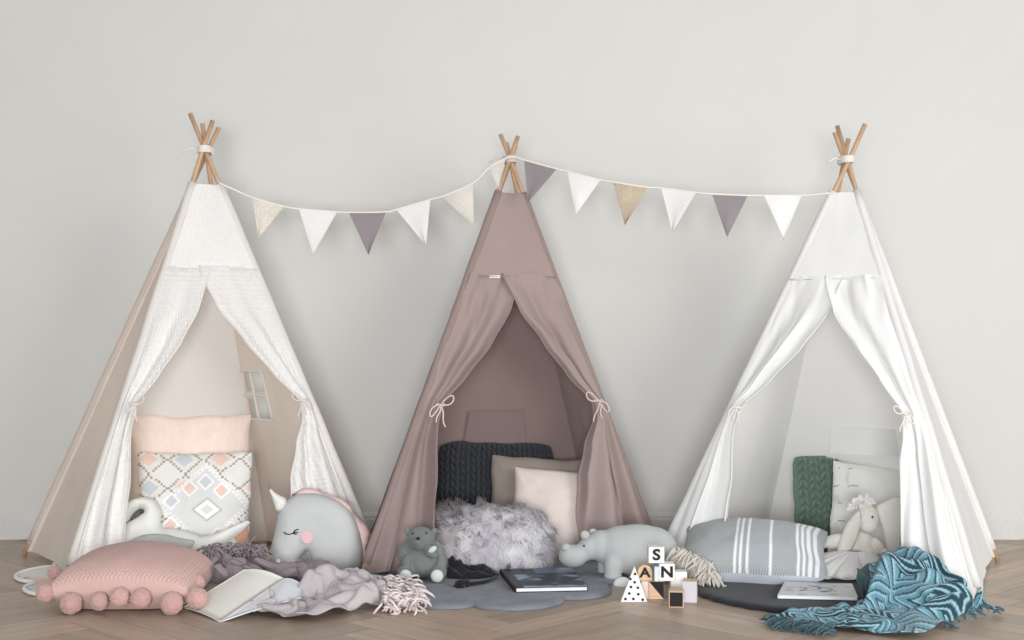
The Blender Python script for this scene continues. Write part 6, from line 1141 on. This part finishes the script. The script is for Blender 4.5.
M_GR = fabric('sage green chunky wool', (112, 132, 121), var=.12, scale=380, bump=.6)
o = cushion('cushion', (1.405, 5.82, .208), .48, .41, .13, (math.radians(12), math.radians(2), math.radians(0)), M_GR, n=230, pinch=.03, rnd=.07, wr=.009, seed=25, power=.36, disp=knit(.046, .036, .030), base=(1.4, 5.8, .02)); tag(o, 'sage green chunky cable knit cushion at the back of the rightmost tent', 'cushion')
def feather(u, v, side):
    c = np.array(lin((228, 228, 224))[:3])
    if side > 0 and u < -.55 and abs(((v*2.6+.3) % 1)-.5-.25*(u+.8)) < .03 and nz(u*9, v*4, 3) > .0: c = np.array(lin((150, 152, 154))[:3])
    if side > 0 and nz(u*6, v*3, 8) > .5: c = np.array(lin((212, 213, 212))[:3])
    return c
o = cushion('cushion', (1.50, 5.665, .192), .43, .385, .12, (math.radians(14), math.radians(-3), math.radians(-6)), fabric('printed white cotton', (255, 255, 255), attr='paint', scale=300, var=.02), n=90, pinch=.055, wr=.009, seed=28, color=feather, base=(1.5, 5.65, .02)); tag(o, 'white cushion with thin grey feather marks in front of the sage green knit cushion', 'cushion')

# bunny
M_BU = fabric('ivory knit plush', (230, 226, 218), var=.05, scale=420, bump=.7); M_TU = fabric('white tulle', (252, 251, 250), var=.02, trans=.3, scale=500, bump=.2)
D = 5.38
bun = thing('plush_bunny', (P(862, 0, D).x, D, .02), 'ivory plush bunny with long ears and a white tulle skirt sitting in the rightmost tent', 'soft toy')
blob('body', [ell(867.5, 519, D-.02, 11.2, 15, 11), ell(868.5, 525, D-.035, 9, 8.5, 9), ell(864, 540, D, 8, 13, 8), ell(863, 556, D, 15, 13, 13),
    ell(835, 541, D-.01, 13, 7, 7, (0, -.25, 0)), ell(848, 543, D-.01, 9, 6.5, 6, (0, .3, 0)), ell(822, 543, D-.01, 5.5, 6, 6), ell(878, 546, D-.01, 5, 10, 5, (0, -.55, 0)), ell(886, 556, D-.02, 5, 8, 5, (0, -.4, 0)), ell(850, 571, D-.06, 9, 7, 20), ell(873, 571, D-.06, 9, 7, 20)], M_BU, bun, vox=.004, smooth=4)
earL = [(858, 509), (851, 515), (845, 524), (840, 536), (837, 546), (838, 553), (845, 556), (851, 550), (856, 540), (859, 530), (861, 519)]
earR = [(876, 506), (884, 501), (893, 497), (900, 499), (902, 510), (902, 525), (901, 542), (898, 556), (893, 560), (888, 552), (884, 538), (880, 524), (877, 514)]
puffy_obj('ear', earL, D-.03, .017, .02, M_BU, bun, tilt=-.12, step=.008); puffy_obj('ear', earR, D-.02, .017, .02, M_BU, bun, tilt=-.05, step=.008)
ball('eye', P(872.5, 517, D-.066), (.0042, .003, .0042), M_DARK, bun)
fl = []
for k, (dx, dy, s) in enumerate(((-9, 2, 1.1), (-4, -3, 1.0), (2, -4, 1.1), (7, -1, .9), (-1, 1, 1.0), (4, 1, .9), (-12, 5, .8))):
    c = P(862+dx, 502+dy, D-.045); V = []; n = 14
    for j in range(5):
        for i in range(n): a = 2*PI*i/n; r = .021*s*j/4*(1+.3*math.sin(a*5+k)); V.append(c+Vector((r*math.cos(a), -.006*j*math.sin(a*3+k)*.8-.004*j, r*math.sin(a)*.8)))
    fl.append((V, [(j*n+i, j*n+(i+1) % n, (j+1)*n+(i+1) % n, (j+1)*n+i) for j in range(4) for i in range(n)]))
V, Fc = merge(fl); mesh('tulle_headband', V, Fc, M_TU, bun)
ly = []
for lay in range(4):
    c = P(853, 553, D-.06); na, nb = 120, 22; V = []
    for j in range(nb):
        t = j/(nb-1)
        for i in range(na):
            a = 2*PI*i/na; ruf = math.sin(a*(11+lay*3)+lay)*.5+math.sin(a*(19+lay*2)+lay*2)*.3
            out_ = (.18+.02*lay) if math.cos(a) < 0 else .11; r = .028+out_*t*(1+.12*ruf*t+.1*nz(math.cos(a)*2, math.sin(a)*2, lay))
            x = c.x+r*math.cos(a)*1.05-.02*t; y = c.y-.02+r*math.sin(a)*.85-.02*t; z = c.z-.005*lay-(c.z-.022)*min(1, t*1.1)**1.25+.028*ruf*t*(1.2-t*.6)+.012+.004*lay
            V.append((x, y, max(z, .022+.002*lay)))
    ly.append((V, [(j*na+i, j*na+(i+1) % na, (j+1)*na+(i+1) % na, (j+1)*na+i) for j in range(nb-1) for i in range(na)]))
V, Fc = merge(ly); mesh('tulle_skirt', V, Fc, M_TU, bun)

def sketch(u, v):
    b_ = np.array(lin((222, 222, 224))[:3])
    if .25 < u < .75 and .3 < v < .75:
        k = abs(math.sin(u*18+3*math.sin(v*9))-(v-.5)*5)
        if k < .35: b_ = np.array(lin((110, 112, 122))[:3])
    if nz(u*5, v*8, 9) > .35: b_ = b_*.72
    return b_
rz = .022
closed_book('sketch_book', [G(778, 598.5, rz), G(858, 600.5, rz), G(852, 587, rz), G(785, 585, rz)], .012, 'pale book with a pencil sketch on its cover lying on the dark round rug', sketch, plain('white cover board', (226, 227, 230)), M_PG2, plain('white spine', (214, 216, 220)), (1.05, 4.95, rz))

# teal throw
cT, cD_, cL_ = np.array(lin((104, 148, 164))[:3]), np.array(lin((42, 68, 78))[:3]), np.array(lin((150, 184, 196))[:3])
def teal(u, v):
    x, y = u*5.4, v*4.4; row = math.floor(y); fy = y-row; q = (x+(row % 2)*.5); fx = q-math.floor(q); c = cT
    leaf = abs(fx-.5)*2; k = ((fy-leaf*.8)*3.2) % 1; dark = (math.floor(q)+row) % 3 == 0
    if k < (.6 if dark else .24): c = cD_
    elif k > .72: c = cL_
    if nz(u*2.5, v*2.5, 12) > .42: c = c*.4+cD_*.5
    if v > .86: c = np.array(lin((56, 80, 84))[:3])
    return c
M_TE = fabric('teal leaf patterned cotton', (255, 255, 255), attr='paint', scale=350, var=.04, bump=.3)
def drape_map(a):
    X, Y, Q = a[..., 0], a[..., 1], np.maximum(a[..., 2], 0); x = .79+.80*X
    y1 = np.interp(x, [.80, 1.0, 1.15, 1.26, 1.4, 1.61], [4.53, 4.70, 4.82, 4.95, 4.86, 4.70]); y0 = np.interp(x, [.80, 1.0, 1.3, 1.5, 1.61], [4.38, 4.27, 4.23, 4.33, 4.50])
    k = .10+.19*np.clip(Y, 0, 1)*np.clip((x-1.0)/.35, 0, 1); return np.stack([x, y0+(y1-y0)*Y, .005+Q*k], -1)
o = throw(CLOTH_GREY, 4, drape_map, M_TE, 'crumpled teal and dark blue leaf patterned throw on the floor at the right', 'blanket', colorf=teal, base=(1.2, 4.6, 0), soft=3)
M_TEF = fabric('dark teal fringe', (72, 98, 108), var=.2)
roots, dirs = [], []
for k in range(130):
    t = random.random(); roots.append((.83+.16*t+random.uniform(-.02, .02), 4.44-.12*t+random.uniform(-.04, .05), .01+.02*random.random())); dirs.append((-1, random.uniform(-1, .4), random.uniform(-.2, .3)))
V, Fc = drape_strands(roots, dirs, .003, .05, sag=.6, curl=.8); mesh('fringe', V, Fc, M_TEF, o)
tv = np.array([tuple(v.co) for v in o.data.vertices])+np.array(o.location); roots, dirs = [], []
for yb in np.linspace(4.36, 4.62, 34):
    q = tv[(abs(tv[:, 1]-yb) < .02) & (tv[:, 2] < .05)]
    if len(q): e = q[q[:, 0].argmax()]; roots.append((e[0]-.004, e[1], max(e[2], .008))); dirs.append((1, random.uniform(-.9, .1), .1))
V, Fc = drape_strands(roots, dirs, .003, .04, sag=.6, curl=.8); mesh('fringe', V, Fc, M_TEF, o)
